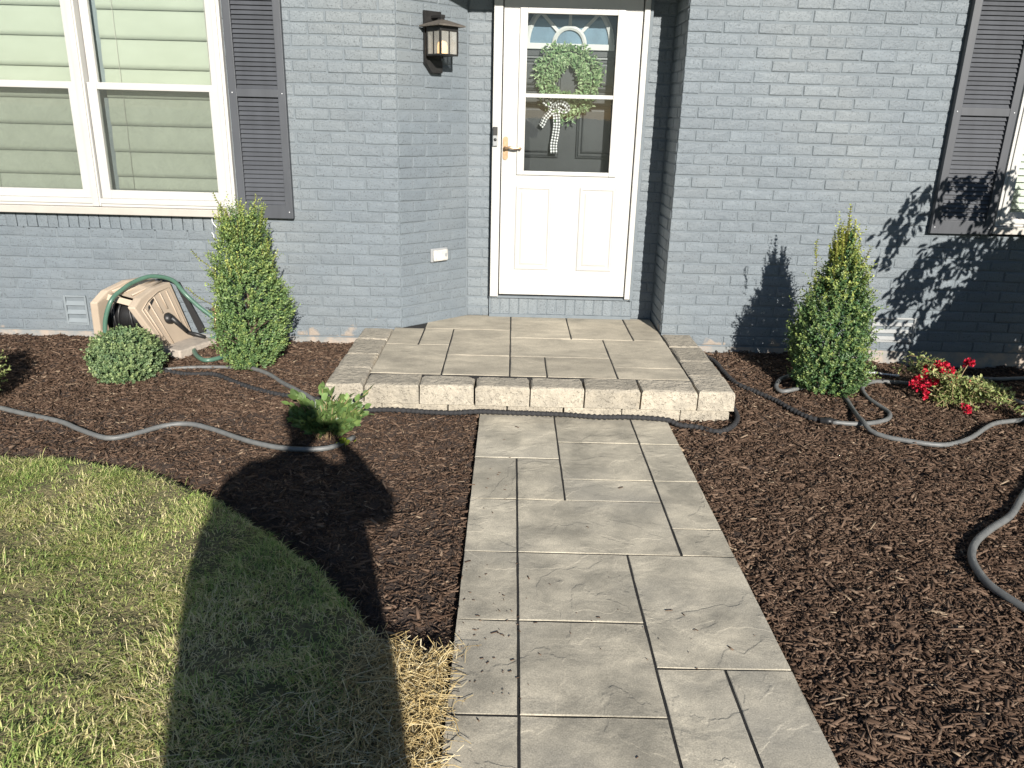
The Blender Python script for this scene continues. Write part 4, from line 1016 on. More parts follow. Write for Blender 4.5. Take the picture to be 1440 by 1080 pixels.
for i, (x, y, z) in enumerate(RF):
    n = 70; rr2 = np.random.default_rng(100+i); dirs = unit(rr2.normal(0, 1, (n, 3))+np.array([0, -.15, .35])); cen = np.array([x, y, z])
    nb = rr2.integers(0, 4, n); offs = rr2.normal(0, .014, (4, 3))
    leaves(cen+offs[nb]+dirs*.006, unit(dirs+rr2.normal(0, .5, (n, 3))), dirs, rr2.uniform(.014, .022, n), rr2.uniform(.013, .020, n), np.zeros(n), 'flower', M['petal'], rose, curl=.3)

# weeping tree out of frame at the right (its shade falls on the wall)
tree = thing('weeping_tree', (3.55, 3.75, -.03), 'small weeping tree with drooping leaves beyond the right edge', 'tree')
r = np.random.default_rng(77); tb = MB()
tb.tube(spline([(3.55, 3.75, -.1), (3.52, 3.78, .6), (3.56, 3.8, 1.15), (3.5, 3.85, 1.5)], .1), .035, 8)
LP, LD = [], []
def spray(pts, nper=6, droop=.8, spread=.03):
    S = spline(pts, .022); tb.tube(S, .004, 5)
    for q in S[1:]:
        for _ in range(nper): LP.append(np.array(q)+r.normal(0, spread, 3)*np.array([1, 1, .7])); LD.append(np.array([r.normal(-.25, .5), r.normal(0, .5), -droop+r.normal(0, .25)]))
for e in [((3.4, 3.85, 1.40), (3.05, 3.9, 1.62), (2.80, 3.9, 1.52), (2.66, 3.9, 1.28)), ((3.4, 3.85, 1.35), (3.0, 3.9, 1.48), (2.78, 3.9, 1.34), (2.64, 3.9, 1.10)), ((3.45, 3.8, 1.3), (3.15, 3.88, 1.30), (2.95, 3.9, 1.12), (2.80, 3.9, .86)),
          ((3.45, 3.8, 1.2), (3.1, 3.88, 1.1), (2.9, 3.9, .92), (2.74, 3.9, .74)), ((3.4, 3.8, 1.0), (3.1, 3.9, .95), (2.95, 3.9, .75), (2.84, 3.9, .52)), ((3.5, 3.85, 1.45), (3.3, 3.9, 1.66), (3.12, 3.9, 1.60), (3.0, 3.9, 1.46)),
          ((3.5, 3.85, 1.45), (3.38, 3.9, 1.64), (3.26, 3.9, 1.60), (3.2, 3.9, 1.45)), ((3.4, 3.85, 1.2), (3.05, 3.9, 1.25), (2.88, 3.92, 1.1), (2.76, 3.9, .92))]:
    spray(e, 4, spread=.03)
for i in range(4200):   # dense heart of the crown
    z = r.uniform(.30, 1.42); xl = 2.93+.66*max(0, z-.46); x = xl+abs(r.normal(0, .30))+(.0 if z < 1.3 else .1)
    if z > 1.22: x += .10
    p = np.array([min(x, 4.6), r.normal(3.9, .12), z])
    for _ in range(4): LP.append(p+r.normal(0, .03, 3)); LD.append(np.array([r.normal(-.2, .5), r.normal(0, .5), -.7]))
for (x, y, z) in ((2.98, 3.05, .26), (3.05, 2.85, .30), (2.95, 3.25, .18), (2.75, 2.62, .12)):
    S = spline([(3.5, 3.7, .5), ((x+3.5)/2, (y+3.7)/2, .5), (x, y, z)], .03); tb.tube(S, .003, 5)
    for q in S[-8:]:
        for _ in range(6): LP.append(np.array(q)+r.normal(0, .03, 3)); LD.append(np.array([r.normal(-.2, .5), r.normal(0, .5), -.4]))
LP = np.array(LP); LD = unit(np.array(LD)); n = len(LP)
leaves(LP, LD, unit(np.array([0, -1., .5])+r.normal(0, .5, (n, 3))), r.uniform(.05, .085, n), r.uniform(.018, .03, n), np.clip(r.normal(.2, .2, n), 0, 1), 'foliage', M['tree_leaf'], tree)
tb.build('trunk', M['bark'], tree)

# wreath on the inner door
wr = thing('wreath', (.35, 5.47, 1.70), 'green leaf wreath with checked bow hanging behind the door glass', 'wreath')
r = np.random.default_rng(31); n = 4200
th = r.uniform(0, 2*np.pi, n); lumpy = 1+.22*np.sin(3*th+.6)+.12*np.sin(7*th)
rm = .139+np.clip(r.normal(0, .030, n), -.056, .075)*lumpy; dy = np.abs(r.normal(0, .018, n))
pos = np.stack([.345+rm*np.cos(th)*1.02, 5.478-dy, 1.705+rm*np.sin(th)*1.12], 1)
tang = np.stack([-np.sin(th), np.zeros(n), np.cos(th)], 1); rad = np.stack([np.cos(th), np.zeros(n), np.sin(th)], 1)
ax = unit(tang*r.normal(0, .8, n)[:, None]+rad*(np.sign(rm-.155)*r.uniform(.2, 1.1, n))[:, None]+np.array([0, -1, 0])*r.uniform(0, .8, n)[:, None])
leaves(pos, ax, unit(np.array([0, -1, .3])+r.normal(0, .4, (n, 3))), r.uniform(.018, .032, n), r.uniform(.008, .014, n), np.clip(r.normal(.3, .35, n), 0, 1), 'foliage', M['wreath_leaf'], wr)
b = MB(); b.tube([(.345+.15*math.cos(2*math.pi*k/40), 5.485, 1.705+.165*math.sin(2*math.pi*k/40)) for k in range(41)], .012, 6); b.build('ring', M['bark'], wr)
gm = bpy.data.materials.new('gingham_ribbon'); gm.use_nodes = True; N = gm.node_tree.nodes; L_ = gm.node_tree.links; pb = N['Principled BSDF']; pb.inputs['Roughness'].default_value = .9
uvn = N.new('ShaderNodeUVMap'); uvn.uv_map = 'uv'; sep = N.new('ShaderNodeSeparateXYZ'); L_.new(uvn.outputs[0], sep.inputs[0]); st_ = []
for ax_ in ('X', 'Y'):
    a_ = N.new('ShaderNodeMath'); a_.operation = 'FRACT'; L_.new(sep.outputs[ax_], a_.inputs[0])
    c_ = N.new('ShaderNodeMath'); c_.operation = 'GREATER_THAN'; c_.inputs[1].default_value = .5; L_.new(a_.outputs[0], c_.inputs[0]); st_.append(c_.outputs[0])
ad = N.new('ShaderNodeMath'); ad.operation = 'ADD'; L_.new(st_[0], ad.inputs[0]); L_.new(st_[1], ad.inputs[1])
hf = N.new('ShaderNodeMath'); hf.operation = 'MULTIPLY'; hf.inputs[1].default_value = .5; L_.new(ad.outputs[0], hf.inputs[0])
rp = N.new('ShaderNodeValToRGB'); rp.color_ramp.elements[0].color = (.75, .74, .72, 1); rp.color_ramp.elements[1].color = (.015, .015, .017, 1)
e_ = rp.color_ramp.elements.new(.5); e_.color = (.20, .20, .20, 1)
L_.new(hf.outputs[0], rp.inputs[0]); L_.new(rp.outputs[0], pb.inputs['Base Color'])
def ribbon(pts, w, parent, wob=.006):
    S = spline(pts, .01); n = len(S); vs = []; fs = []; uv = []
    acc = 0; ln = [0]
    for i in range(1, n): acc += (S[i]-S[i-1]).length; ln.append(acc)
    for i, p in enumerate(S):
        t = (S[min(n-1, i+1)]-S[max(0, i-1)]).normalized(); s = t.cross(Vector((0, -1, 0))).normalized()
        for k in range(5): vs.append(p+s*w*(k/4-.5)+Vector((0, -wob*math.sin(k*1.6+i*.25), 0)))
    for i in range(n-1):
        for k in range(4):
            fs.append((i*5+k, i*5+k+1, (i+1)*5+k+1, (i+1)*5+k))
            for (ii, kk) in ((i, k), (i, k+1), (i+1, k+1), (i+1, k)): uv.append((w*kk/4/.0175, ln[ii]/.0175))
    me = bpy.data.meshes.new('bow'); me.from_pydata(vs, [], fs); l = me.uv_layers.new(name='uv'); l.data.foreach_set('uv', np.array(uv, 'f').ravel())
    return link_mesh('bow', me, gm, parent, smooth=True)
ribbon([(.268, 5.443, 1.55), (.276, 5.440, 1.50), (.282, 5.440, 1.44), (.276, 5.443, 1.37), (.268, 5.445, 1.31), (.270, 5.445, 1.255)], .046, wr)
ribbon([(.258, 5.438, 1.545), (.236, 5.432, 1.51), (.205, 5.436, 1.475), (.190, 5.442, 1.44), (.178, 5.444, 1.425)], .036, wr)
ribbon([(.268, 5.428, 1.560), (.300, 5.415, 1.572), (.338, 5.412, 1.555), (.350, 5.425, 1.535), (.325, 5.432, 1.522), (.285, 5.436, 1.540)], .034, wr, .010)
ribbon([(.258, 5.428, 1.560), (.232, 5.415, 1.590), (.205, 5.412, 1.598), (.192, 5.425, 1.585), (.210, 5.432, 1.562), (.245, 5.436, 1.548)], .032, wr, .010)
b = MB(); b.box(.247, .279, 5.415, 5.438, 1.535, 1.567, bev=.008); me = b.mesh('bow_knot'); l = me.uv_layers.new(name='uv'); l.data.foreach_set('uv', np.random.default_rng(1).uniform(0, 1, len(me.loops)*2).astype('f')); link_mesh('bow_knot', me, gm, wr)

# ================================================================== HOSE REEL
reel = thing('hose_reel', (-2.35, 4.9, .03), 'tan plastic hose reel box tipped on a block against the left wall', 'hose reel')
# end panels: front top, over the arc, to back; right panel leans outwards at its foot
def panel_pts(right):
    if right: q = [(-2.11, 4.70, .035), (-2.1725, 4.65, .19), (-2.235, 4.60, .345), (-2.23, 4.68, .385), (-2.205, 4.83, .42), (-2.172, 4.985, .425), (-2.11, 4.98, .24), (-2.05, 4.975, .06)]
    else: q = [(-2.56, 4.70, .02), (-2.535, 4.66, .19), (-2.51, 4.62, .365), (-2.475, 4.70, .425), (-2.41, 4.84, .46), (-2.35, 4.99, .455), (-2.40, 4.98, .24), (-2.45, 4.975, .03)]
    return [Vector(p) for p in q]
def thick_panel(pts, off, name, mt, ins_h=0):
    b = MB(); n = len(pts); vs = pts+[p+off for p in pts]
    b.add(vs, [tuple(range(n)), tuple(range(2*n-1, n-1, -1))]+[(i, i+n, (i+1) % n+n, (i+1) % n) for i in range(n)])
    me = b.mesh(name); bm = bmesh.new(); bm.from_mesh(me); bmesh.ops.recalc_face_normals(bm, faces=bm.faces[:])
    bmesh.ops.bevel(bm, geom=[e for e in bm.edges], offset=.007, segments=2, profile=.5, affect='EDGES'); bm.to_mesh(me); bm.free()
    return link_mesh(name, me, mt, reel)
pr_, pl_ = panel_pts(True), panel_pts(False)
thick_panel(pr_, Vector((-.045, .0, .0)), 'end_panel', M['beige'])
thick_panel(pl_, Vector((.045, 0, 0)), 'end_panel', M['beige'])
# ribs on the right panel
c0 = sum(pr_, Vector())/8
def on_panel(u, v):     # u: 0 front..1 back, v: 0 foot..1 top
    a = pr_[0].lerp(pr_[7], u); top = pr_[2].lerp(pr_[5], u)+Vector((0, 0, .02*math.sin(u*math.pi)))
    return a.lerp(top, v)
nrm = (pr_[7]-pr_[0]).cross(pr_[2]-pr_[0]).normalized(); nrm = nrm if nrm.x > 0 else -nrm
b = MB()
for u, v0, v1 in ((.16, .12, .86), (.30, .1, .90), (.46, .62, .92), (.63, .64, .92), (.80, .3, .9)):
    b.tube([on_panel(u, v0)+nrm*.001, on_panel(u, v1)+nrm*.001], .0045, 6)
b.tube([on_panel(.10, .10), on_panel(.10, .88), on_panel(.3, .93), on_panel(.6, .95), on_panel(.9, .93), on_panel(.92, .2)], .004, 6)
b.build('panel_ribs', M['beige'], reel)
def loft(idx, name, mt, thick=.012):
    b = MB(); vs = []; fs = []
    for k in idx: vs += [pl_[k]+Vector((.03, .012, -.008)), pr_[k]+Vector((-.03, .012, -.008))]
    for i in range(len(idx)-1): fs.append((2*i, 2*i+1, 2*i+3, 2*i+2))
    n = len(vs); vs += [v+Vector((0, thick, -thick*.6)) for v in vs]; fs += [tuple(n+i for i in reversed(f)) for f in fs]
    b.add(vs, fs); return b.build(name, mt, reel)
loft([0, 1], 'front_panel', M['beige']); loft([3, 4, 5], 'lid', M['beige']); loft([5, 6, 7], 'back_panel', M['beige'])
b = MB(); b.add([pl_[3]+Vector((.03, .0, -.02)), pr_[3]+Vector((-.03, .0, -.02)), pr_[3]+Vector((-.03, -.012, -.055)), pl_[3]+Vector((.03, -.012, -.055)), ], [(0, 1, 2, 3)]); b.build('lid_lip', M['beige'], reel)
for u in (.25, .5, .75):
    b = MB(); a = pl_[3].lerp(pr_[3], u); c = pl_[5].lerp(pr_[5], u); b.tube([a+Vector((0, .02, .002)), c+Vector((0, -.02, .002))], .006, 6); b.build('lid_rib', M['beige'], reel)
# drum and flanges
DA = Vector((-2.48, 4.80, .255)); DB = Vector((-2.19, 4.80, .24)); dd = (DB-DA)
b = MB(); b.lathe([(.085, .02), (.085, dd.length-.02)], DA, dd, 20); b.build('drum', M['blackplastic'], reel)
for k, f in enumerate((.10, .98)):
    b = MB(); b.lathe([(.12, 0), (.125, .006), (.12, .012)], DA+dd*f*.94, dd, 24); b.build('drum_flange', M['blackplastic'], reel)
b = MB(); pts = []
for k in range(110):
    a = k*.42; f = .15+.60*(.5+.5*math.sin(k*.055)); rr_ = .094+.006*math.sin(k*.9)
    pts.append(DA+dd*f+Vector((0, math.cos(a)*rr_, math.sin(a)*rr_)))
b.tube(pts, .008, 6); b.build('wound_hose', M['blackplastic'], reel)
# crank
hp = on_panel(.52, .50)
b = MB(); b.lathe([(.036, 0), (.036, .012), (.028, .02), (.022, .03)], hp, nrm, 20); b.build('hub', M['blackplastic'], reel)
b = MB(); e1 = on_panel(.72, .16)+nrm*.035; b.tube([hp+nrm*.025, (hp+e1)/2+nrm*.014, e1], [.018, .015, .012], 8); b.tube([e1, e1+Vector((.05, .0, -.012)), e1+Vector((.11, .0, -.03))], [.011, .013, .012], 8); b.build('crank', M['blackplastic'], reel)
# black rear leg frame
b = MB(); b.prism([(-2.155, .42), (-2.125, .42), (-1.985, .10), (-2.03, .085)], 1, 5.004, 5.022); b.build('rear_frame', M['blackplastic'], reel)
# block under it
b = MB(); b.box(-.155, .155, -.085, .085, -.03, .052, Matrix.Translation((-2.02, 4.80, .025))@Matrix.Rotation(1.15, 4, 'Z'), bev=.01)
bk = b.build('concrete_block', M['block']); tag(bk, 'pale concrete paving block wedged under the hose reel', 'block')

# ================================================================== HOSES
def hose(name, pts, rad, mt, label, cat='hose', corr=0.0, n=10, step=.03):
    S = spline(pts, .0045 if corr else step); b = MB()
    rads = [rad*(1+corr*math.sin(i*1.15+.8*math.sin(i*.17))) for i in range(len(S))] if corr else rad
    tw = (lambda i, k: 1+corr*.6*math.sin(k*2.2+i*.9)) if corr else None
    b.tube(S, rads, n, twist=tw); return b, S
GREY_L = [(-2.75, 3.83, -.001), (-2.600, 3.798, -0.001), (-2.541, 3.774, -0.002), (-2.420, 3.726, -0.004), (-2.216, 3.648, -0.006), (-2.086, 3.566, -0.008), (-1.938, 3.478, -0.008), (-1.865, 3.465, -0.008), (-1.789, 3.522, -0.008), (-1.696, 3.626, -0.007), (-1.586, 3.659, -0.006), (-1.439, 3.597, -0.007), (-1.244, 3.477, -0.008), (-1.070, 3.402, -0.008), (-0.933, 3.385, -0.008), (-0.838, 3.407, -0.008), (-0.783, 3.461, -0.008), (-.74, 3.55, -.01)]
GREY_S = [(-2.105, 4.369, 0.031), (-2.018, 4.386, 0.032), (-1.901, 4.428, 0.034), (-1.742, 4.451, 0.035), (-1.594, 4.449, 0.035)]
CORR_L = [(-2.013, 4.375, 0.031), (-1.843, 4.330, 0.028), (-1.703, 4.339, 0.029), (-1.544, 4.231, 0.022), (-1.395, 4.137, 0.016), (-1.237, 4.067, 0.012), (-1.054, 4.029, 0.009), (-.93, 3.99, .02), (-.84, 3.95, .012)]
ARC = [(-1.555, 4.458, 0.038), (-1.471, 4.417, 0.036), (-1.375, 4.344, 0.031), (-1.285, 4.242, 0.025), (-1.172, 4.116, 0.028), (-1.041, 3.977, 0.022), (-0.951, 3.80, 0.005), (-.92, 3.66, -.005)]
CORR_R = [(1.25, 4.95, .05), (1.307, 4.773, 0.046), (1.321, 4.598, 0.035), (1.355, 4.426, 0.020), (1.443, 4.304, 0.009), (1.517, 4.203, 0.001), (1.575, 4.068, -0.008), (1.638, 3.965, -0.012), (1.716, 3.916, -0.013)]
LOOP_R = [(1.723, 3.905, -0.010), (1.842, 3.888, -0.010), (1.962, 3.914, -0.010), (2.058, 3.974, -0.010), (2.106, 4.066, -0.009), (2.094, 4.153, -0.005), (2.072, 4.275, 0.004), (2.095, 4.406, 0.014), (2.164, 4.497, 0.017), (2.248, 4.546, 0.013), (2.404, 4.574, 0.001), (2.481, 4.568, -0.005)]
MAIN_R = [(1.80, 4.64, .03), (1.719, 4.562, 0.033), (1.637, 4.499, 0.027), (1.579, 4.384, 0.016), (1.597, 4.320, 0.013), (1.695, 4.347, 0.024), (1.800, 4.389, 0.030), (1.897, 4.366, 0.028), (1.933, 4.262, 0.010), (1.922, 4.123, -0.005), (1.888, 3.96, .004), (1.876, 3.87, 0.012), (1.879, 3.783, -0.004), (1.930, 3.718, -0.010), (2.014, 3.673, -0.010), (2.122, 3.631, -0.010), (2.215, 3.636, -0.010), (2.368, 3.728, -0.010), (2.607, 3.936, -0.010), (2.801, 4.005, -0.010), (2.93, 4.06, -.01), (2.975, 4.16, -.01), (2.96, 4.33, -.01), (2.879, 4.517, -.012)]
SHADE_R = [(2.82, 4.77, -.013), (2.940, 4.742, -0.010), (3.078, 4.727, -0.010), (3.276, 4.757, -0.010), (3.6, 4.78, -0.010)]
FAR_R = [(2.75, 3.50, -.008), (2.470, 3.310, -0.008), (2.297, 3.139, -0.008), (2.211, 3.045, -0.008), (2.073, 2.889, -0.008), (1.931, 2.778, -0.008), (1.815, 2.675, -0.008), (1.743, 2.580, -0.008), (1.706, 2.492, -0.008), (1.690, 2.383, -0.008), (1.704, 2.308, -0.008), (1.735, 2.22, -0.008), (1.79, 2.10, -0.008), (1.95, 1.9, -.008), (2.3, 1.7, -.008), (3.0, 1.55, -.008), (3.8, 1.7, -.008), (4.7, 1.5, -.01)]
PORCHC = [(-.97, 3.80, .008), (-.87, 3.82, .012), (-0.743, 3.85, 0.014), (-0.633, 3.868, 0.014), (-0.527, 3.885, 0.012), (-0.397, 3.875, 0.010), (-0.273, 3.872, 0.010), (-0.14, 3.876, 0.020), (0.020, 3.885, 0.014), (0.181, 3.880, 0.014), (0.315, 3.874, 0.014), (0.482, 3.852, 0.014), (0.651, 3.862, 0.014), (0.83, 3.845, 0.010), (0.895, 3.82, -.006), (0.984, 3.786, -0.009), (1.054, 3.737, -0.009), (1.103, 3.740, -0.009), (1.181, 3.820, -0.009), (1.232, 3.936, -0.006), (1.243, 4.08, .0), (1.25, 4.3, .012), (1.245, 4.6, .03), (1.235, 4.9, .045)]
def single_hose(name, pts, rad, mt, label, corr=0):
    pts = [(p[0], p[1]-(.016 if mt == 'hose_black' and -.6 < p[0] < .9 and p[1] < 3.95 else 0), p[2]) for p in pts]
    b, S = hose(name, pts, rad, mt, label, corr=corr); o = b.build(name, M[mt]); tag(o, label, 'hose'); return o
single_hose('hose', GREY_L, .0125, 'hose_grey', 'grey hose snaking across the left mulch bed above the lawn')
single_hose('hose', GREY_S, .010, 'hose_grey', 'short straight grey hose between the round and upright left shrubs')
single_hose('expandable_hose', CORR_L, .012, 'hose_black', 'black ribbed fabric hose running from round shrub towards the broad leaved bush', corr=.16)
single_hose('hose', ARC, .0125, 'hose_grey', 'dark hose curving from the left upright boxwood down to the broad leaved bush')
single_hose('expandable_hose', PORCHC, .013, 'hose_black', 'black ribbed fabric hose lying along the porch front across the path', corr=.16)
# right ribbed hose joined by a coupling to a smooth one
rh = thing('garden_hose', (1.72, 3.91, -.01), 'black ribbed hose coupled to a smooth grey loop right of the porch', 'hose')
b, S = hose('x', CORR_R, .013, None, '', corr=.16); b.build('ribbed_hose', M['hose_black'], rh)
b, S = hose('x', LOOP_R, .0125, None, ''); b.build('smooth_hose', M['hose_grey'], rh)
b = MB(); b.lathe([(.014, -.05), (.018, -.048), (.018, -.02), (.021, -.018), (.021, .014), (.016, .016), (.015, .035)], (1.716, 3.912, -.008), (1, -.12, 0), 14); b.build('coupling', M['blackplastic'], rh)
single_hose('hose', MAIN_R, .0125, 'hose_grey', 'long grey hose looping round the right boxwood and past the rose bush')
single_hose('hose', SHADE_R, .0115, 'hose_grey', 'grey hose in the shade along the wall behind the rose bush')
single_hose('hose', FAR_R, .0145, 'hose_grey', 'thick grey hose bending through the mulch at the right edge')
b = MB(); b.tube(spline([(2.252, 4.704, 0.016), (2.316, 4.737, 0.010), (2.357, 4.719, 0.005), (2.45, 4.70, .004)], .02), .008, 8)
tag(b.build('white_tube', M['cable']), 'short white tube lying in the mulch behind the right boxwood', 'tube')
# green hose: out of the reel, over the lid, to the spigot, and a coil at its foot
gh = thing('garden_hose', (-2.05, 4.95, .06), 'green garden hose arching over the hose reel and coiled at its foot', 'hose')
b = MB(); b.tube(spline([(-2.45, 4.60, .05), (-2.435, 4.60, .17), (-2.415, 4.60, .28), (-2.375, 4.62, .385), (-2.345, 4.70, .43), (-2.305, 4.80, .463), (-2.235, 4.88, .48), (-2.15, 4.97, .44), (-2.09, 5.0, .345), (-2.01, 4.99, .27), (-1.92, 4.98, .20), (-1.87, 4.97, .14)], .015), .0135, 10); b.build('upper_run', M['hose_green'], gh)
b = MB(); b.tube(spline([(-1.90, 4.98, .13), (-1.905, 5.0, .08), (-1.93, 4.98, .058), (-1.985, 4.918, .054), (-1.975, 4.77, .052), (-1.906, 4.628, .048), (-1.826, 4.548, .045), (-1.767, 4.583, .046), (-1.736, 4.640, .049), (-1.694, 4.70, .050), (-1.64, 4.78, .05)], .015), .0135, 10); b.build('lower_coil', M['hose_green'], gh)
sg = thing('spigot', (-1.885, 5.0, .17), 'brass water tap on the wall half hidden by the left boxwood', 'tap')
b = MB(); b.tube([(-1.90, 5.05, .225), (-1.90, 4.97, .225)], .012, 8); b.tube([(-1.90, 4.985, .225), (-1.895, 4.96, .19), (-1.895, 4.955, .13)], [.011, .011, .014], 10); b.build('tap_body', M['brass'], sg)
b = MB(); b.lathe([(.024, 0), (.026, .006), (.024, .012)], (-1.90, 4.985, .25), (0, -.2, 1), 12); b.tube([(-1.90, 4.985, .225), (-1.90, 4.985, .255)], .005, 6); b.build('tap_wheel', M['brass'], sg)

# ------------------------------------------------------------------ bark bits and leaves on the path
r = np.random.default_rng(91); n = 110
x = np.where(r.uniform(0, 1, n) < .7, r.uniform(-.14, .06, n), r.uniform(-.14, .80, n)); y = np.where(r.uniform(0, 1, n) < .6, r.normal(2.02, .16, n), r.uniform(1.3, 3.8, n))
a = r.uniform(0, 6.28, n); l = r.uniform(.003, .013, n)*np.where(r.uniform(0, 1, n) < .12, 2, 1); w = l*r.uniform(.15, .35, n)
ux = np.stack([np.cos(a), np.sin(a), 0*a], 1); sx_ = np.stack([-np.sin(a), np.cos(a), 0*a], 1); c = np.stack([x, y, np.full(n, .0015)], 1)
V = np.zeros((n, 8, 3)); k = 0
for sx in (-1, 1):
    for ss in (-1, 1):
        p = c+ux*(sx*l/2)[:, None]+sx_*(ss*w/2*r.uniform(.5, 1, n))[:, None]; V[:, k] = p; V[:, k+1] = p+np.array([0, 0, .002]); k += 2
o = link_mesh('bark_bits', batch('bark_bits', 8, [(1, 3, 7, 5), (0, 1, 5, 4), (2, 6, 7, 3), (0, 2, 3, 1), (4, 5, 7, 6)], n, V), M['chips'])
tag(o, 'scattered dark bark crumbs on the left side of the path', 'bark', kind='stuff')

# ================================================================== the photographer (outside the frame; casts the shadow on the lawn)
def skin_obj(name, chains, mt, parent, sub=2):
    """chains: list of lists of (x,y,z,radius); a chain may start with ('at', chain, index) to join"""
    vs, es, rs, roots = [], [], [], []; idx = []
    for ch in chains:
        ids = []; prev = None
        for q in ch:
            if isinstance(q[0], str): prev = idx[q[1]][q[2]]; ids.append(prev); continue
            vs.append(Vector(q[:3])); rs.append(q[3]); k = len(vs)-1
            if prev is not None: es.append((prev, k))
            else: roots.append(k)
            prev = k; ids.append(k)
        idx.append(ids)
    me = bpy.data.meshes.new(name); me.from_pydata(vs, es, []); o = link_mesh(name, me, mt, parent)
    s = o.modifiers.new('skin', 'SKIN'); s.use_smooth_shade = True; s.branch_smoothing = .6
    lay = me.skin_vertices[0].data if len(me.skin_vertices) else None
    if lay is None:
        bm = bmesh.new(); bm.from_mesh(me); bm.verts.layers.skin.verify(); bm.to_mesh(me); bm.free(); lay = me.skin_vertices[0].data
    for i, rad in enumerate(rs): lay[i].radius = (rad, rad) if not hasattr(rad, '__len__') else rad; lay[i].use_root = i in roots
    sb = o.modifiers.new('sub', 'SUBSURF'); sb.levels = sub; sb.render_levels = sub
    return o
PXc, PY = -.075, -.33
person = thing('person', (PXc, PY, 0), 'person in a navy top and jeans holding up a phone, standing behind the camera', 'person')
HL, HR = (-.065, -.045, 1.455), (.065, -.045, 1.455)
EL, ER = (-.36, -.27, 1.22), (.285, -.24, 1.225)
body = [
    [(PXc, PY, .98, .15), (PXc, PY, 1.12, .155), (PXc, PY, 1.28, .16), (PXc, PY-.005, 1.40, .13), (PXc+.01, PY-.005, 1.475, .075), (PXc+.02, PY+.01, 1.535, .055), (PXc+.03, PY+.035, 1.60, .085), (PXc+.03, PY+.03, 1.68, .098), (PXc+.03, PY+.02, 1.735, .07)],
    [('at', 0, 3), (PXc-.20, PY, 1.415, .072), (EL[0], EL[1], EL[2], .05), ((EL[0]+HL[0])/2, -.15, 1.35, .042), (HL[0]-.02, -.07, 1.435, .032), (HL[0], -.045, 1.46, .034)],
    [('at', 0, 3), (PXc+.20, PY, 1.415, .072), (ER[0], ER[1], ER[2], .05), ((ER[0]+HR[0])/2, -.14, 1.35, .042), (HR[0]+.02, -.07, 1.435, .032), (HR[0], -.045, 1.46, .034)],
    [('at', 0, 0), (PXc-.10, PY, .86, .115), (PXc-.115, PY+.02, .50, .075), (PXc-.12, PY-.01, .10, .045), (PXc-.125, PY+.03, .05, .045), (PXc-.135, PY+.14, .035, .035)],
    [('at', 0, 0), (PXc+.10, PY, .86, .115), (PXc+.115, PY+.02, .50, .075), (PXc+.12, PY-.01, .10, .045), (PXc+.125, PY+.03, .05, .045), (PXc+.135, PY+.14, .035, .035)],
    [(PXc+.03, PY+.115, 1.645, .018), (PXc+.03, PY+.135, 1.63, .014)]]
for s, Hd in ((-1, HL), (1, HR)):
    for k in range(4):
        z = Hd[2]+.045-.022*k; ln = (.028, .032, .030, .024)[k]
        body.append([(Hd[0], Hd[1], z-.01, .010), (Hd[0]-s*.004, Hd[1]+.022, z, .009), (Hd[0]-s*.012, Hd[1]+.030, z+.002, .0085), (Hd[0]-s*(.014+ln*.6), Hd[1]+.026, z+.004, .008)])
    body.append([(Hd[0], Hd[1]-.008, Hd[2]-.015, .012), (Hd[0]-s*.02, Hd[1]-.002, Hd[2]+.0, .010), (Hd[0]-s*.034, Hd[1]+.006, Hd[2]+.02, .009)])
skin_obj('body', body, M['skin'], person)
jk = MB(); rings = [(.60, -.05, .275, .21), (.73, -.052, .285, .215), (.86, -.065, .298, .215), (1.0, -.088, .312, .21), (1.12, -.100, .316, .20), (1.22, -.100, .310, .19), (1.31, -.092, .275, .175), (1.385, -.08, .225, .15), (1.44, -.065, .150, .12), (1.485, -.055, .085, .085)]
NR = 28; vs = []
for (z, cx, rx, ry) in rings:
    for k in range(NR):
        t = 2*math.pi*k/NR; w_ = 1+.018*math.sin(5*t+z*7)+.012*math.sin(9*t-z*5)
        vs.append((cx+rx*math.cos(t)*w_, PY+ry*math.sin(t)*w_, z))
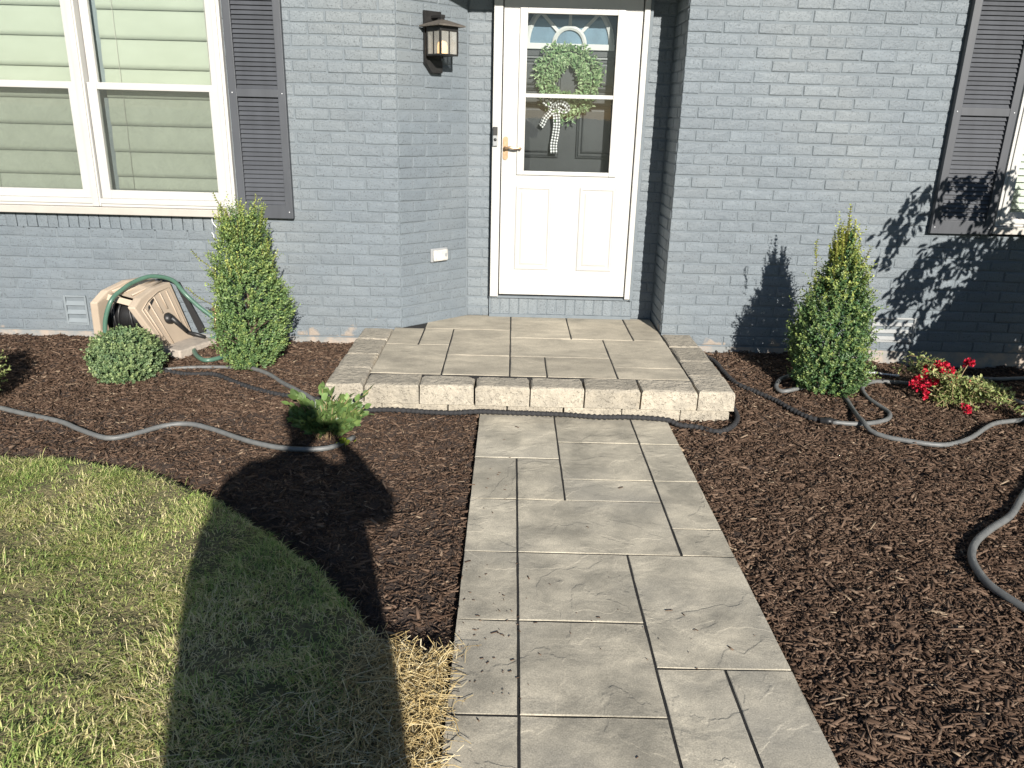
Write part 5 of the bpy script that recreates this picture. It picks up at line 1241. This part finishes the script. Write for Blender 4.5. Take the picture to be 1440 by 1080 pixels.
fs = [(k*NR+i, k*NR+(i+1) % NR, (k+1)*NR+(i+1) % NR, (k+1)*NR+i) for k in range(len(rings)-1) for i in range(NR)]
jk.add(vs, fs, True); jk.build('shirt', M['shirt'], person)
skin_obj('sleeve', [[(-.25, PY, 1.385, .085), (-.34, PY+.03, 1.31, .085), (EL[0]+.005, EL[1], EL[2]+.01, .078), ((EL[0]*.55+HL[0]*.45), -.17, 1.33, .056), (HL[0]-.05, -.095, 1.415, .042)]], M['shirt'], person)
skin_obj('sleeve', [[(.09, PY, 1.385, .085), (.21, PY+.03, 1.31, .085), (ER[0]-.005, ER[1], ER[2]+.01, .078), ((ER[0]*.55+HR[0]*.45), -.16, 1.33, .056), (HR[0]+.05, -.095, 1.415, .042)]], M['shirt'], person)
skin_obj('trousers', [[(PXc, PY, .96, (.19, .16)), (PXc, PY, .86, (.195, .165))], [('at', 0, 1), (PXc-.10, PY, .74, .125), (PXc-.115, PY+.02, .48, .09), (PXc-.12, PY, .12, .07)], [('at', 0, 1), (PXc+.10, PY, .74, .125), (PXc+.115, PY+.02, .48, .09), (PXc+.12, PY, .12, .07)]], M['jeans'], person)
skin_obj('hair', [[(PXc+.03, PY-.035, 1.60, .075), (PXc+.03, PY-.015, 1.68, .108), (PXc+.03, PY+.005, 1.745, .082)]], M['hair'], person)
for s in (-1, 1):
    skin_obj('shoe', [[(PXc+s*.125, PY-.03, .045, .05), (PXc+s*.128, PY+.06, .04, .05), (PXc+s*.137, PY+.16, .03, .04)]], M['shoe'], person)
    b = MB(); b.lathe([(.001, -.012), (.009, -.008), (.012, 0), (.009, .008), (.001, .012)], (PXc+.03+s*.034, PY+.118, 1.675), (0, 1, 0), 10); b.build('eye', M['cable'], person)
b = MB(); Mp = Matrix.Translation((0, -.012, 1.496))@Matrix.Rotation(-PITCH, 4, 'X')
b.box(-.075, .075, -.010, -.001, -.036, .036, Mp, bev=.004); ph = b.build('phone', M['blackplastic']); tag(ph, 'black mobile phone held up in both hands behind the camera', 'phone')
